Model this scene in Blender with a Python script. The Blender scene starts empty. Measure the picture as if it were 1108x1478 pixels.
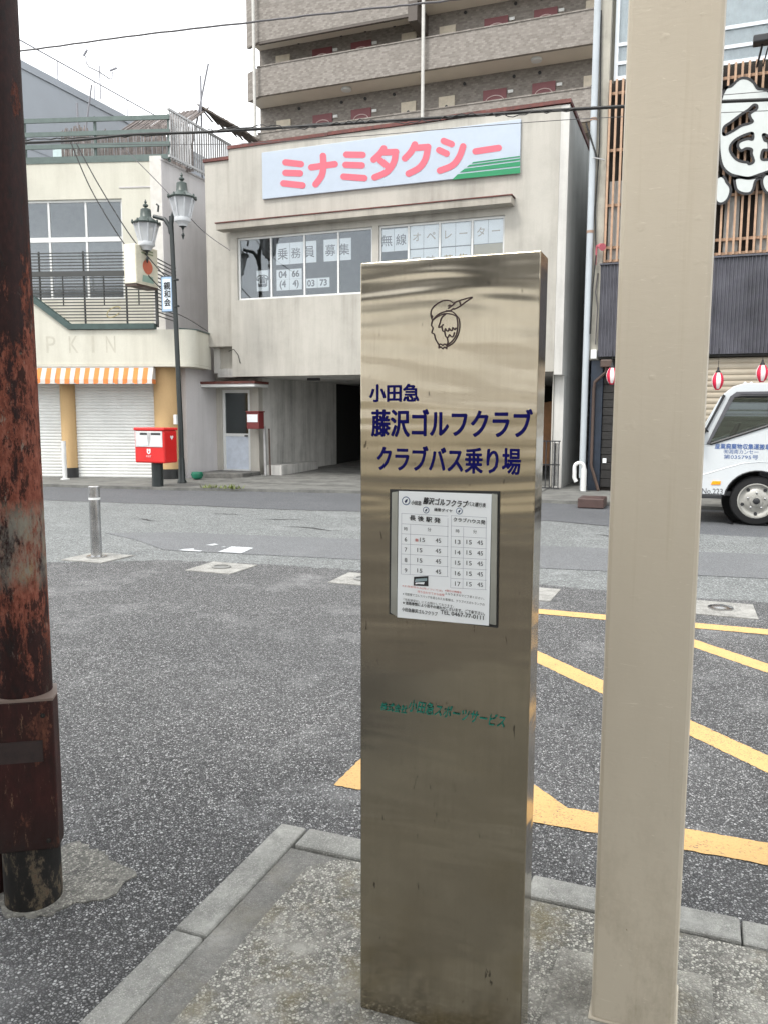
import bpy, math, random
from mathutils import Vector, Matrix
R = math.radians
sc = bpy.context.scene
COL = sc.collection
random.seed(7)

# ------------------------------------------------------------------ camera
FPX, YAW, PITCH, ROLL, EYE = 1156.86, 0.36893, 0.11897, 0.00358, 1.5
cf = Vector((-math.sin(YAW)*math.cos(PITCH), math.cos(YAW)*math.cos(PITCH), -math.sin(PITCH)))
cr = Vector((math.cos(YAW), math.sin(YAW), 0)); cu = cr.cross(cf)
cr, cu = cr*math.cos(ROLL)+cu*math.sin(ROLL), cu*math.cos(ROLL)-cr*math.sin(ROLL)
cam = bpy.data.cameras.new('camera'); camo = bpy.data.objects.new('camera', cam); COL.objects.link(camo)
cam.sensor_fit = 'HORIZONTAL'; cam.sensor_width = 36; cam.lens = 36*FPX/1108
cam.clip_start = .05; cam.clip_end = 2000
m = Matrix((cr, cu, -cf)).transposed().to_4x4(); m.translation = (0, 0, EYE); camo.matrix_world = m
sc.camera = camo

# ------------------------------------------------------------------ sky, sun, exposure
SUN_EL, SUN_AZ = R(56), R(205)          # azimuth clockwise from +Y
world = bpy.data.worlds.new('World'); sc.world = world; world.use_nodes = True
wt = world.node_tree; wt.nodes.clear()
def wn(t, **k):
    n = wt.nodes.new(t)
    for a, b in k.items(): setattr(n, a, b)
    return n
sky = wn('ShaderNodeTexSky', sky_type='NISHITA', sun_disc=False)
sky.sun_elevation = SUN_EL; sky.sun_rotation = SUN_AZ; sky.dust_density = 3
tc = wn('ShaderNodeTexCoord'); nz = wn('ShaderNodeTexNoise'); nz.inputs['Scale'].default_value = 2.2; nz.inputs['Detail'].default_value = 5
rp = wn('ShaderNodeMapRange'); rp.inputs[1].default_value = .34; rp.inputs[2].default_value = .6; rp.inputs[3].default_value = .74; rp.inputs[4].default_value = 1.0
mx = wn('ShaderNodeMix', data_type='RGBA'); mx.inputs[7].default_value = (10.4, 10.55, 10.6, 1)
bg = wn('ShaderNodeBackground'); bg.inputs[1].default_value = .1
wo = wn('ShaderNodeOutputWorld')
L_ = wt.links.new
L_(tc.outputs['Generated'], nz.inputs['Vector']); L_(nz.outputs[0], rp.inputs[0]); L_(rp.outputs[0], mx.inputs[0])
L_(sky.outputs[0], mx.inputs[6]); L_(mx.outputs[2], bg.inputs[0]); L_(bg.outputs[0], wo.inputs[0])
sl = bpy.data.lights.new('sun', 'SUN'); sl.energy = 1.3; sl.angle = R(14); sl.color = (1, .96, .9)
so = bpy.data.objects.new('sun', sl); COL.objects.link(so); so.location = (0, 0, 30)
sd = Vector((math.sin(SUN_AZ)*math.cos(SUN_EL), math.cos(SUN_AZ)*math.cos(SUN_EL), math.sin(SUN_EL)))
so.rotation_euler = sd.to_track_quat('Z', 'Y').to_euler()
vs = sc.view_settings; vs.view_transform = 'Standard'; vs.look = 'None'; vs.exposure = 1.15; vs.gamma = 1
sc.render.engine = 'CYCLES'
sc.cycles.use_denoising = True; sc.cycles.max_bounces = 5; sc.cycles.diffuse_bounces = 3; sc.cycles.glossy_bounces = 3; sc.cycles.transmission_bounces = 2; sc.cycles.transparent_max_bounces = 10
sc.cycles.use_adaptive_sampling = True; sc.cycles.adaptive_threshold = .025
sc.cycles.sample_clamp_indirect = 6
CAN0, CAN1 = -3.2, .3  # depth of the added unseen canopy that shades the stop

# ------------------------------------------------------------------ placing helpers
def ray(x, y): return cf*FPX+cr*(x-554)-cu*(y-739)
EYEV = Vector((0, 0, EYE))
def PY(x, y, Y): d = ray(x, y); return EYEV+d*(Y/d.y)
def PX(x, y, X): d = ray(x, y); return EYEV+d*(X/d.x)
def PG(x, y, z=0.): d = ray(x, y); return EYEV+d*((z-EYE)/d.z)

# ------------------------------------------------------------------ materials
class NT:
    def __init__(s, name):
        s.m = bpy.data.materials.new(name); s.m.use_nodes = True; s.t = s.m.node_tree
        s.b = s.t.nodes['Principled BSDF']; s.o = s.t.nodes['Material Output']
        s._pos = None
    def n(s, t, **k):
        n = s.t.nodes.new(t)
        for a, b in k.items(): setattr(n, a, b)
        return n
    def put(s, sock, v):
        if hasattr(v, 'is_linked') or isinstance(v, bpy.types.NodeSocket): s.t.links.new(v, sock)
        elif isinstance(v, (tuple, list)): sock.default_value = (*v, 1) if (len(v) == 3 and len(sock.default_value) == 4) else v
        else: sock.default_value = v
    def pos(s, scale=(1, 1, 1), off=(0, 0, 0)):
        if not s._pos: s._pos = s.n('ShaderNodeNewGeometry')
        mp = s.n('ShaderNodeMapping'); s.put(mp.inputs['Scale'], scale); s.put(mp.inputs['Location'], off)
        s.t.links.new(s._pos.outputs['Position'], mp.inputs['Vector']); return mp.outputs[0]
    def xyz(s):
        x = s.n('ShaderNodeSeparateXYZ'); s.t.links.new(s.pos(), x.inputs[0]); return x.outputs
    def noise(s, scale=5, detail=4, rough=.6, vec=None, dist=0.):
        n = s.n('ShaderNodeTexNoise'); s.put(n.inputs['Vector'], vec or s.pos()); n.inputs['Scale'].default_value = scale
        n.inputs['Detail'].default_value = detail; n.inputs['Roughness'].default_value = rough; n.inputs['Distortion'].default_value = dist
        return n.outputs[0]
    def voro(s, scale=50, vec=None, feature='F1'):
        n = s.n('ShaderNodeTexVoronoi', feature=feature); s.put(n.inputs['Vector'], vec or s.pos()); n.inputs['Scale'].default_value = scale
        return n.outputs
    def ramp(s, fac, stops):
        n = s.n('ShaderNodeValToRGB'); s.put(n.inputs[0], fac); e = n.color_ramp.elements
        while len(e) < len(stops): e.new(.5)
        for k, (p, c) in enumerate(stops):
            e[k].position = p; e[k].color = (c, c, c, 1) if isinstance(c, (int, float)) else (*c, 1)
        return n.outputs[0]
    def mix(s, f, a, b, mode='MIX'):
        n = s.n('ShaderNodeMix', data_type='RGBA', blend_type=mode); s.put(n.inputs[0], f)
        s.put(n.inputs[6], a); s.put(n.inputs[7], b); return n.outputs[2]
    def math(s, op, a, b=0., c=0.):
        n = s.n('ShaderNodeMath', operation=op); s.put(n.inputs[0], a); s.put(n.inputs[1], b); s.put(n.inputs[2], c); return n.outputs[0]
    def rng(s, v, a, b, c=0., d=1.):
        n = s.n('ShaderNodeMapRange'); s.put(n.inputs[0], v)
        for i, q in enumerate((a, b, c, d)): n.inputs[i+1].default_value = q
        return n.outputs[0]
    def bump(s, h, strength=.3, dist=.01, normal=None):
        n = s.n('ShaderNodeBump'); n.inputs['Strength'].default_value = strength; n.inputs['Distance'].default_value = dist
        s.put(n.inputs['Height'], h)
        if normal is not None: s.t.links.new(normal, n.inputs['Normal'])
        return n.outputs[0]
    def out(s, color=None, rough=None, metal=None, normal=None, spec=None):
        if color is not None: s.put(s.b.inputs['Base Color'], color)
        if rough is not None: s.put(s.b.inputs['Roughness'], rough)
        if metal is not None: s.put(s.b.inputs['Metallic'], metal)
        if normal is not None: s.t.links.new(normal, s.b.inputs['Normal'])
        if spec is not None: s.put(s.b.inputs['Specular IOR Level'], spec)
        return s.m

MAT = {}
def mul(c, k): return tuple(min(1, x*k) for x in c)
def plain(name, c, rough=.5, metal=0., var=.12, scale=6., bump=.0, bscale=60., bdist=.003):
    if name in MAT: return MAT[name]
    t = NT(name); f = t.noise(scale, 5, .65)
    col = t.mix(t.rng(f, .3, .7), mul(c, 1-var), mul(c, 1+var))
    nrm = t.bump(t.noise(bscale, 3), bump, bdist) if bump else None
    MAT[name] = t.out(col, t.rng(f, .2, .8, max(.03, rough-.08), min(1, rough+.08)), metal, nrm); return MAT[name]
def stained(name, c, dark, amount=.5, rough=.85, patch=.8, bump=.25, crack=0.):
    """Rendered or painted wall with blotches and vertical run-off stains."""
    if name in MAT: return MAT[name]
    t = NT(name)
    st = t.noise(1., 5, .65, t.pos((2.6, 2.6, .22)))
    fine = t.noise(1., 4, .6, t.pos((14, 14, .9)))
    blot = t.noise(patch, 6, .7)
    a = t.math('MULTIPLY', t.rng(st, .42, .72), t.rng(fine, .3, .7, .45, 1.))
    a = t.math('MULTIPLY', t.math('ADD', a, t.math('MULTIPLY', t.rng(blot, .45, .75), .55)), amount)
    col = t.mix(a, c, dark)
    if crack:
        wv = t.n('ShaderNodeVectorMath', operation='ADD'); nn = t.n('ShaderNodeTexNoise'); nn.inputs['Scale'].default_value = 2.3; nn.inputs['Detail'].default_value = 6
        t.put(nn.inputs['Vector'], t.pos()); t.put(wv.inputs[0], t.pos((.9, .9, .6))); t.put(wv.inputs[1], nn.outputs[1])
        e = t.voro(.55, wv.outputs[0], 'DISTANCE_TO_EDGE')[0]
        col = t.mix(t.math('MULTIPLY', t.rng(e, .006, .001), t.rng(t.noise(.9, 3), .5, .6, 0, crack)), col, mul(dark, .55))
    gr = t.noise(40, 4, .7)
    col = t.mix(t.rng(gr, .35, .65, 0, .16), col, mul(c, .62))
    MAT[name] = t.out(col, rough, 0, t.bump(gr, bump, .006)); return MAT[name]

def asphalt(name, dark, mid, light, scale, blot=.25, worn=None, bumpd=.006, gapk=.8):
    t = NT(name)
    v = t.voro(scale); e = t.voro(scale, feature='DISTANCE_TO_EDGE')[0]
    c = t.ramp(v[1], [(0, mul(dark, .8)), (.28, mul(mid, .6)), (.52, mid), (.78, light), (1, mul(light, 1.4))])
    c = t.mix(t.rng(t.noise(scale*2.2, 3, .7), .3, .7, 0, .25), c, mul(dark, .9))
    gap = t.rng(e, .24, .05)
    c = t.mix(t.math('MULTIPLY', gap, gapk), c, mul(dark, .4))  # stone gaps darkened; the shadow between stones is put into the colour
    big = t.noise(.55, 7, .7)
    c = t.mix(t.rng(big, .35, .7, 0, blot), c, mul(mid, .5))
    oil = t.noise(1., 6, .7, t.pos((.9, .9, 1), (5, 2, 0)))
    c = t.mix(t.rng(oil, .62, .72, 0, .4), c, mul(dark, .8))
    pale = t.noise(1.3, 6, .75)
    c = t.mix(t.rng(pale, .52, .8, 0, .35), c, worn or light)
    h = t.math('MULTIPLY', t.rng(e, 0, .3), t.rng(v[1], 0, 1, .5, 1.))
    return t.out(c, .78, 0, t.bump(h, .7, bumpd))

M_road = asphalt('asphalt_coarse', (.028, .028, .029), (.24, .243, .247), (.54, .54, .54), 108, .35, gapk=.97, bumpd=.008)
M_worn = asphalt('asphalt_worn', (.12, .127, .127), (.26, .275, .275), (.42, .44, .435), 75, .35, gapk=.65)
M_patch = asphalt('asphalt_patch', (.13, .135, .142), (.18, .187, .195), (.23, .238, .246), 130, .22, bumpd=.003, gapk=.3)
M_lane = asphalt('asphalt_lane', (.085, .09, .098), (.128, .134, .144), (.18, .186, .198), 120, .3, bumpd=.003, gapk=.35)

def concrete(name, c, dark, agg=0., rough=.9, scale=1., moss=0., aggs=115):
    t = NT(name)
    b = t.noise(2.2*scale, 7, .72); g = t.noise(26*scale, 5, .7)
    col = t.mix(t.rng(b, .38, .66), c, dark)
    col = t.mix(t.rng(g, .35, .7, 0, .4), col, mul(dark, .8))
    h = g
    if agg:
        v = t.voro(aggs); eg = t.voro(aggs, feature='DISTANCE_TO_EDGE')[0]; mask = t.rng(t.noise(3.1, 7, .78), .36, .54)
        ac = t.ramp(v[1], [(0, mul(dark, .3)), (.35, mul(dark, .9)), (.7, mul(c, 1.1)), (1, mul(c, 1.7))])
        ac = t.mix(t.math('MULTIPLY', t.rng(eg, .2, .04), .8), ac, mul(dark, .3))
        col = t.mix(t.math('MULTIPLY', mask, agg), col, ac)
        h = t.math('ADD', t.math('MULTIPLY', t.rng(eg, 0, .3), mask), t.math('MULTIPLY', g, .5))
    if moss:
        mm = t.rng(t.noise(4.3, 6, .7, t.pos(off=(3, 1, 0))), .52, .72, 0, moss)
        col = t.mix(mm, col, (.16, .13, .055))
    return t.out(col, rough, 0, t.bump(h, .6 if agg else .35, .006))

M_island = concrete('island_concrete', (.44, .43, .385), (.21, .205, .185), agg=.85, moss=.7)
M_kerb = concrete('kerb_concrete', (.44, .44, .41), (.24, .24, .225), agg=.35, scale=1.7, aggs=190)
M_mortar = concrete('mortar_strip', (.29, .285, .265), (.16, .158, .148), agg=.3, scale=2.2, aggs=150, moss=.3)
M_pad = concrete('pad_concrete', (.43, .425, .40), (.24, .235, .22), agg=.4, scale=3.5, aggs=90)
M_pave = concrete('far_pavement', (.20, .2, .185), (.105, .105, .10), scale=1.1)
M_slab = concrete('slab_concrete', (.46, .45, .40), (.17, .165, .15), agg=.35, scale=3.2, moss=.6)
M_foot = concrete('footing_concrete', (.36, .35, .31), (.11, .108, .10), agg=.6, scale=2.6)

def worn_paint(name, c, base=(.08, .08, .085)):
    t = NT(name)
    w = t.math('MULTIPLY', t.rng(t.noise(6, 5, .7), .5, .72, 0, .5), 1.)
    sp = t.rng(t.noise(70, 3, .7), .58, .68, 0, .75)
    col = t.mix(t.math('MAXIMUM', t.math('MULTIPLY', w, .45), sp), c, mul(c, .5))
    col = t.mix(t.math('MULTIPLY', t.rng(t.noise(120, 3, .65), .57, .64), t.rng(t.noise(3.5, 6, .75), .42, .6, .12, 1.)), col, base)
    return t.out(col, .75, 0, t.bump(t.voro(110)[0], .5, .005))
M_yellow = worn_paint('yellow_paint', (.62, .385, .155))
M_white = worn_paint('white_road_paint', (.50, .52, .535))

def steel():
    t = NT('brushed_steel')
    wave = t.noise(1., 3, .55, t.pos((.9, .9, 5.2), (0, 0, .35)), .4)
    wave2 = t.noise(1., 2, .5, t.pos((1.6, 1.6, 17)))
    brush = t.noise(1., 3, .7, t.pos((420, 420, 5)))
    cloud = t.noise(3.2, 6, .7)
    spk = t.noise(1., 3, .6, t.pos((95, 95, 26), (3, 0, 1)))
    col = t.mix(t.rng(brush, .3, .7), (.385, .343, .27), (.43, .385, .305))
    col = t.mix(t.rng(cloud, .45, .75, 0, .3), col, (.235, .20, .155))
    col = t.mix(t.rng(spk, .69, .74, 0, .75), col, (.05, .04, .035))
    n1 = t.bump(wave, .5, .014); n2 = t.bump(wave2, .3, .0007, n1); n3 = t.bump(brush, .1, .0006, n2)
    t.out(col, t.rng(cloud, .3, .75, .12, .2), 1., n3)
    t.b.inputs['Anisotropic'].default_value = .5
    return t.m
M_steel = steel()
M_inox = plain('bollard_steel', (.5, .5, .5), .22, 1., .12, 9)

def rusty(name):
    t = NT(name); z = t.xyz()[2]
    a = t.noise(1., 8, .75, t.pos((13, 13, 5)), .25); b = t.noise(1., 8, .8, t.pos((34, 34, 13))); c = t.noise(1., 6, .75, t.pos((80, 80, 30), (1, 4, 2)))
    base = t.ramp(c, [(.25, (.009, .0042, .0042)), (.5, (.020, .0068, .0064)), (.8, (.042, .014, .011))])
    belt = t.math('MULTIPLY', t.rng(z, .62, .95), t.rng(z, 2.05, 1.55))
    r = t.rng(t.math('ADD', t.math('ADD', t.math('MULTIPLY', a, .6), t.math('MULTIPLY', b, .4)), t.math('MULTIPLY', belt, .15)), .58, .62)
    rustc = t.ramp(c, [(.3, (.075, .025, .017)), (.48, (.165, .052, .034)), (.72, (.29, .115, .082))])
    col = t.mix(r, base, rustc)
    fl = t.rng(t.math('ADD', b, t.math('MULTIPLY', belt, .04)), .56, .60)
    col = t.mix(t.math('MULTIPLY', fl, .85), col, (.011, .008, .008))
    g = t.math('MULTIPLY', t.rng(z, .98, 1.04), t.rng(z, 1.26, 1.2))
    g = t.math('MULTIPLY', g, t.rng(b, .40, .56))
    col = t.mix(t.math('MULTIPLY', g, .85), col, t.ramp(a, [(.35, (.16, .155, .14)), (.55, (.25, .23, .18)), (.66, (.30, .20, .08))]))
    pl_ = t.rng(t.noise(1., 7, .8, t.pos((24, 24, 9), (7, 3, 5))), .60, .64)
    col = t.mix(t.math('MULTIPLY', pl_, t.math('MULTIPLY', belt, .75)), col, (.20, .17, .14))
    hh = t.math('ADD', t.math('MULTIPLY', r, -.6), t.math('ADD', t.math('MULTIPLY', b, .6), t.math('MULTIPLY', g, .5)))
    return t.out(col, t.rng(r, 0, 1, .55, .9), 0, t.bump(hh, .7, .004), .2)
M_rust = rusty('peeling_maroon_paint')
def boxpaint():
    t = NT('maroon_box_paint'); z = t.xyz()[2]
    b = t.noise(1., 7, .78, t.pos((24, 24, 9))); sc_ = t.noise(1., 6, .8, t.pos((75, 75, 12))); c = t.noise(1., 7, .78, t.pos((11, 11, 6), (3, 2, 1)))
    col = t.ramp(b, [(.3, (.012, .006, .005)), (.55, (.032, .009, .008)), (.8, (.055, .018, .014))])
    col = t.mix(t.rng(c, .57, .62, 0, .8), col, t.ramp(sc_, [(.35, (.05, .018, .012)), (.65, (.16, .06, .035))]))
    col = t.mix(t.rng(sc_, .60, .66, 0, .7), col, (.20, .12, .075))
    col = t.mix(t.math('MULTIPLY', t.rng(z, .36, .16), t.rng(b, .38, .55)), col, (.012, .012, .011))
    return t.out(col, .55, 0, t.bump(t.math('ADD', b, t.math('MULTIPLY', c, .6)), .5, .004), .25)
M_polebox = boxpaint()
def polefoot():
    t = NT('black_pole_foot')
    b = t.noise(1., 6, .75, t.pos((18, 18, 9)))
    col = t.ramp(b, [(.3, (.008, .008, .008)), (.52, (.016, .015, .014)), (.60, (.10, .08, .055)), (.68, (.06, .026, .016))])
    return t.out(col, .7, 0, t.bump(b, .4, .003), .2)
M_polefoot = polefoot()

def pillarpaint():
    t = NT('cream_gloss_paint'); z = t.xyz()[2]
    b = t.noise(1., 5, .6, t.pos((3, 3, 1.3))); s = t.noise(1., 4, .65, t.pos((14, 14, 45)), 1.2); lump = t.noise(26, 2, .5)
    dr = t.noise(1., 4, .65, t.pos((55, 55, 1.4))); gr = t.noise(1., 7, .75, t.pos((9, 9, 5))); sc_ = t.noise(1., 2, .5, t.pos((18, 18, 130), (2, 7, 1)), 2.5)
    chip = t.noise(1., 4, .7, t.pos((60, 60, 45), (4, 1, 2)))
    col = t.mix(t.rng(b, .3, .7), (.50, .447, .362), (.54, .486, .395))
    col = t.mix(t.rng(dr, .58, .78, 0, .3), col, (.36, .30, .2))
    col = t.mix(t.math('MULTIPLY', t.rng(gr, .45, .7), t.rng(z, .75, .05, .06, .6)), col, (.22, .185, .13))
    col = t.mix(t.rng(sc_, .70, .74, 0, .5), col, (.66, .61, .52))
    col = t.mix(t.rng(chip, .735, .75), col, (.12, .07, .045))
    h = t.math('ADD', t.math('MULTIPLY', s, .5), t.math('MULTIPLY', t.rng(lump, .66, .78), .6))
    h = t.math('SUBTRACT', h, t.math('MULTIPLY', t.rng(chip, .735, .75), .6))
    return t.out(col, t.rng(gr, .3, .7, .3, .5), 0, t.bump(h, .3, .003), .4)
M_pillar = pillarpaint()

M_wall = stained('office_render', (.47, .45, .405), (.19, .18, .155), .58, patch=1.1)
M_wall2 = stained('office_side_render', (.60, .59, .56), (.26, .25, .235), .6)
M_ledge = stained('ledge_render', (.42, .39, .34), (.14, .13, .11), .55, patch=2)
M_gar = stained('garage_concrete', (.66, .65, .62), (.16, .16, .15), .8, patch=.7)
M_garfloor = concrete('garage_floor', (.22, .22, .205), (.09, .09, .085))
M_dark = plain('near_black', (.02, .02, .019), .9)  # flat near-black for deep interiors, soffit and edge bands
M_cream = stained('shop_cream_render', (.60, .585, .505), (.34, .32, .26), .4, patch=1.1)
M_side = stained('shop_side_render', (.60, .58, .58), (.33, .32, .315), .5)
M_tan = stained('tan_column', (.56, .38, .19), (.38, .26, .13), .4)
M_black = plain('black_paint', (.02, .021, .022), .45)
M_green = plain('dark_green_paint', (.045, .075, .07), .45, 0, .2)
M_greenrail = plain('grey_green_rail', (.10, .135, .125), .5, 0, .15)
M_lampgreen = plain('lamp_green', (.045, .062, .056), .4, 0, .15)
M_lampblack = plain('lamp_black', (.018, .024, .024), .4)
M_barsteel = plain('galvanised_bar', (.45, .45, .45), .5, .3, .15)
M_balbar = plain('balcony_bar', (.05, .052, .05), .5)
M_frame = plain('aluminium_white', (.66, .67, .66), .4, 0, .05)
M_frame2 = plain('aluminium_silver', (.5, .51, .5), .35, .5, .06)
M_paper = plain('white_paper', (.82, .85, .87), .7, 0, .03)
M_ink = plain('grey_ink', (.13, .13, .14), .8, 0, .05)
M_inkd = plain('black_ink', (.02, .02, .022), .7)
M_inkf = plain('faded_ink', (.42, .36, .3), .8)
M_red = plain('post_red', (.60, .02, .02), .35, 0, .06, 3)
def flashing():
    t = NT('rusted_red_flashing'); n = t.noise(1., 6, .75, t.pos((2.2, 2.2, 5))); f = t.noise(12, 5, .7)
    col = t.ramp(n, [(.3, (.04, .028, .026)), (.45, (.11, .03, .024)), (.58, (.17, .045, .035)), (.68, (.22, .17, .16))])
    return t.out(t.mix(t.rng(f, .4, .7, 0, .6), col, (.05, .03, .028)), .65)
M_redroof = flashing()
M_shut = plain('shutter_offwhite', (.70, .71, .69), .55, 0, .07, 2)
M_shut2 = plain('shutter_beige', (.42, .37, .29), .5, 0, .1, 2)
M_wood = plain('lattice_cedar', (.41, .265, .175), .6, 0, .2, 9)
M_black2 = plain('dark_backing', (.022, .018, .015), .9)
def charred():
    t = NT('charred_board'); g = t.noise(1., 6, .75, t.pos((3, 3, 60)), .6); p = t.noise(6, 5, .7)
    col = t.ramp(g, [(.3, (.006, .006, .006)), (.6, (.022, .02, .019)), (.8, (.07, .065, .06))])
    col = t.mix(t.rng(p, .62, .72, 0, .6), col, (.16, .15, .14))
    return t.out(col, .7, 0, t.bump(g, .6, .006))
M_char = charred()
M_navy = plain('navy_paint', (.012, .02, .035), .5, 0, .3)
M_corr = plain('corrugated_charcoal', (.085, .085, .10), .42, .25, .35, 1.6)
M_pipe = plain('pipe_pale', (.42, .46, .49), .5, 0, .1, 2)
M_brown = plain('brown_pipe', (.07, .045, .035), .5, 0, .2)
M_beigewall = stained('old_beige_wall', (.46, .44, .38), (.16, .15, .13), .8, patch=2)
M_cable = plain('black_cable', (.012, .012, .012), .6)
M_cablegrey = plain('grey_cable', (.10, .095, .10), .6)
M_sign = plain('sign_board_white', (.415, .475, .555), .45, 0, .03)
M_pink = plain('sign_pink', (.62, .12, .165), .5, 0, .03)
M_sgreen = plain('sign_green', (.01, .22, .09), .5, 0, .05)
M_blue = plain('navy_lettering', (.006, .006, .10), .75, 0, .1); M_blue.node_tree.nodes['Principled BSDF'].inputs['Specular IOR Level'].default_value = .1
def smeared():
    t = NT('teal_lettering'); n = t.noise(1., 5, .75, t.pos((70, 70, 110)))
    t.put(t.b.inputs['Alpha'], t.rng(n, .36, .50, .1, 1.)); return t.out((.0, .17, .125), .6)
M_tgreen = smeared()
M_engr = plain('engraved_line', (.035, .014, .014), .6)
M_alu = plain('frame_aluminium', (.42, .43, .40), .3, .8, .1)
M_redink = plain('red_ink', (.55, .08, .06), .8)
M_gridline = plain('table_line', (.28, .29, .36), .8)
M_truck = plain('truck_white', (.55, .58, .60), .22, 0, .03, 2)
M_rubber = plain('tyre_rubber', (.008, .008, .009), .9, 0, .2, 20)
M_hub = plain('wheel_paint', (.36, .355, .33), .4, .3, .2)
M_trim = plain('black_plastic', (.02, .021, .024), .5)
M_orange = plain('indicator_amber', (.85, .32, .01), .25)
M_ttext = plain('truck_blue_lettering', (.05, .11, .30), .5)
M_lred = plain('lantern_red', (.62, .015, .06), .5)
M_lwhite = plain('lantern_white', (.8, .74, .74), .5)
M_reed = plain('weathered_reed', (.19, .165, .155), .85, 0, .45, 7)
M_reedd = plain('weathered_slat', (.085, .07, .06), .85, 0, .5, 9)
M_greyb = plain('grey_blue_siding', (.33, .36, .40), .6, 0, .05, .5)
M_soffit = plain('apartment_soffit', (.66, .6, .52), .8, 0, .05, 1)
M_brownbeam = plain('brown_beam', (.09, .075, .065), .7)
M_door = plain('door_maroon', (.17, .05, .055), .45, 0, .08)
M_creambox = plain('cream_panel', (.56, .5, .4), .6)
M_arch = plain('door_arch', (.55, .42, .40), .5)
M_awnw = plain('awning_white', (.56, .53, .49), .8, 0, .1, 4)
M_awno = plain('awning_orange', (.72, .22, .06), .8, 0, .14, 4)
M_refl = plain('reflection_beige', (.84, .76, .6), .7, 0, .06, 1.)  # for the added front that the steel sign reflects
M_refl2 = plain('reflection_band', (.40, .33, .25), .7, 0, .1, 1.)
M_ceil = plain('shade_canopy_ceiling', (.20, .19, .18), .8)
M_granite = concrete('step_stone', (.16, .155, .145), (.08, .08, .075), scale=3)
M_weed = plain('weed_green', (.13, .16, .04), .7, 0, .4, 20)
M_cloth = plain('green_plastic', (.008, .13, .075), .45)
M_crate = plain('brown_plastic', (.075, .045, .04), .5, 0, .2)
M_bark = plain('orange_tarpaulin', (.20, .10, .045), .8, 0, .3, 4)

def tiles():
    t = NT('apartment_tile'); x = t.xyz()
    v = t.n('ShaderNodeCombineXYZ'); t.put(v.inputs[0], t.math('ADD', x[0], x[1])); t.put(v.inputs[1], x[2])
    b = t.n('ShaderNodeTexBrick'); t.put(b.inputs['Vector'], v.outputs[0])
    b.inputs['Scale'].default_value = 1.; b.inputs['Brick Width'].default_value = .15; b.inputs['Row Height'].default_value = .08
    b.inputs['Mortar Size'].default_value = .008; b.inputs['Bias'].default_value = -.1
    t.put(b.inputs['Color1'], (.165, .145, .125)); t.put(b.inputs['Color2'], (.28, .255, .228)); t.put(b.inputs['Mortar'], (.20, .182, .165))
    c = t.mix(t.rng(t.noise(.5, 4), .35, .65, 0, .18), b.outputs[0], (.18, .158, .137))
    return t.out(c, .7, 0, t.bump(b.outputs[1], -.3, .01))
M_tile = tiles()

def glass(name, tint=(.55, .6, .62), refl=.34, rough=.02, rcol=(.75, .8, .85)):
    t = NT(name); t.t.nodes.remove(t.b)
    tr = t.n('ShaderNodeBsdfTransparent'); t.put(tr.inputs[0], tint)
    gl = t.n('ShaderNodeBsdfGlossy'); gl.inputs['Roughness'].default_value = rough; t.put(gl.inputs[0], rcol)
    n = t.bump(t.noise(.8, 2), .03, .02); t.t.links.new(n, gl.inputs['Normal'])
    lw = t.n('ShaderNodeFresnel'); lw.inputs[0].default_value = 1.5
    f = t.math('ADD', t.math('MULTIPLY', lw.outputs[0], .8), refl)
    mx = t.n('ShaderNodeMixShader'); t.put(mx.inputs[0], f); t.t.links.new(tr.outputs[0], mx.inputs[1]); t.t.links.new(gl.outputs[0], mx.inputs[2])
    t.t.links.new(mx.outputs[0], t.o.inputs[0]); return t.m
M_glass = glass('window_glass', (.97, .98, .98), .055)
M_tglass = glass('truck_glass', (.45, .5, .49), .06)
M_lglass = glass('lantern_glass', (.80, .82, .84), .10, .25)
M_doorglass = glass('door_glass', (.7, .74, .73), .04)
M_inner = plain('interior_grey', (.26, .27, .28), .9)
M_frost = plain('lantern_frame', (.55, .57, .59), .4)
def frosted():
    t = NT('lantern_frosted'); t.b.inputs['Alpha'].default_value = .55; return t.out((.62, .64, .67), .35)
M_lglass = frosted()

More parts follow.
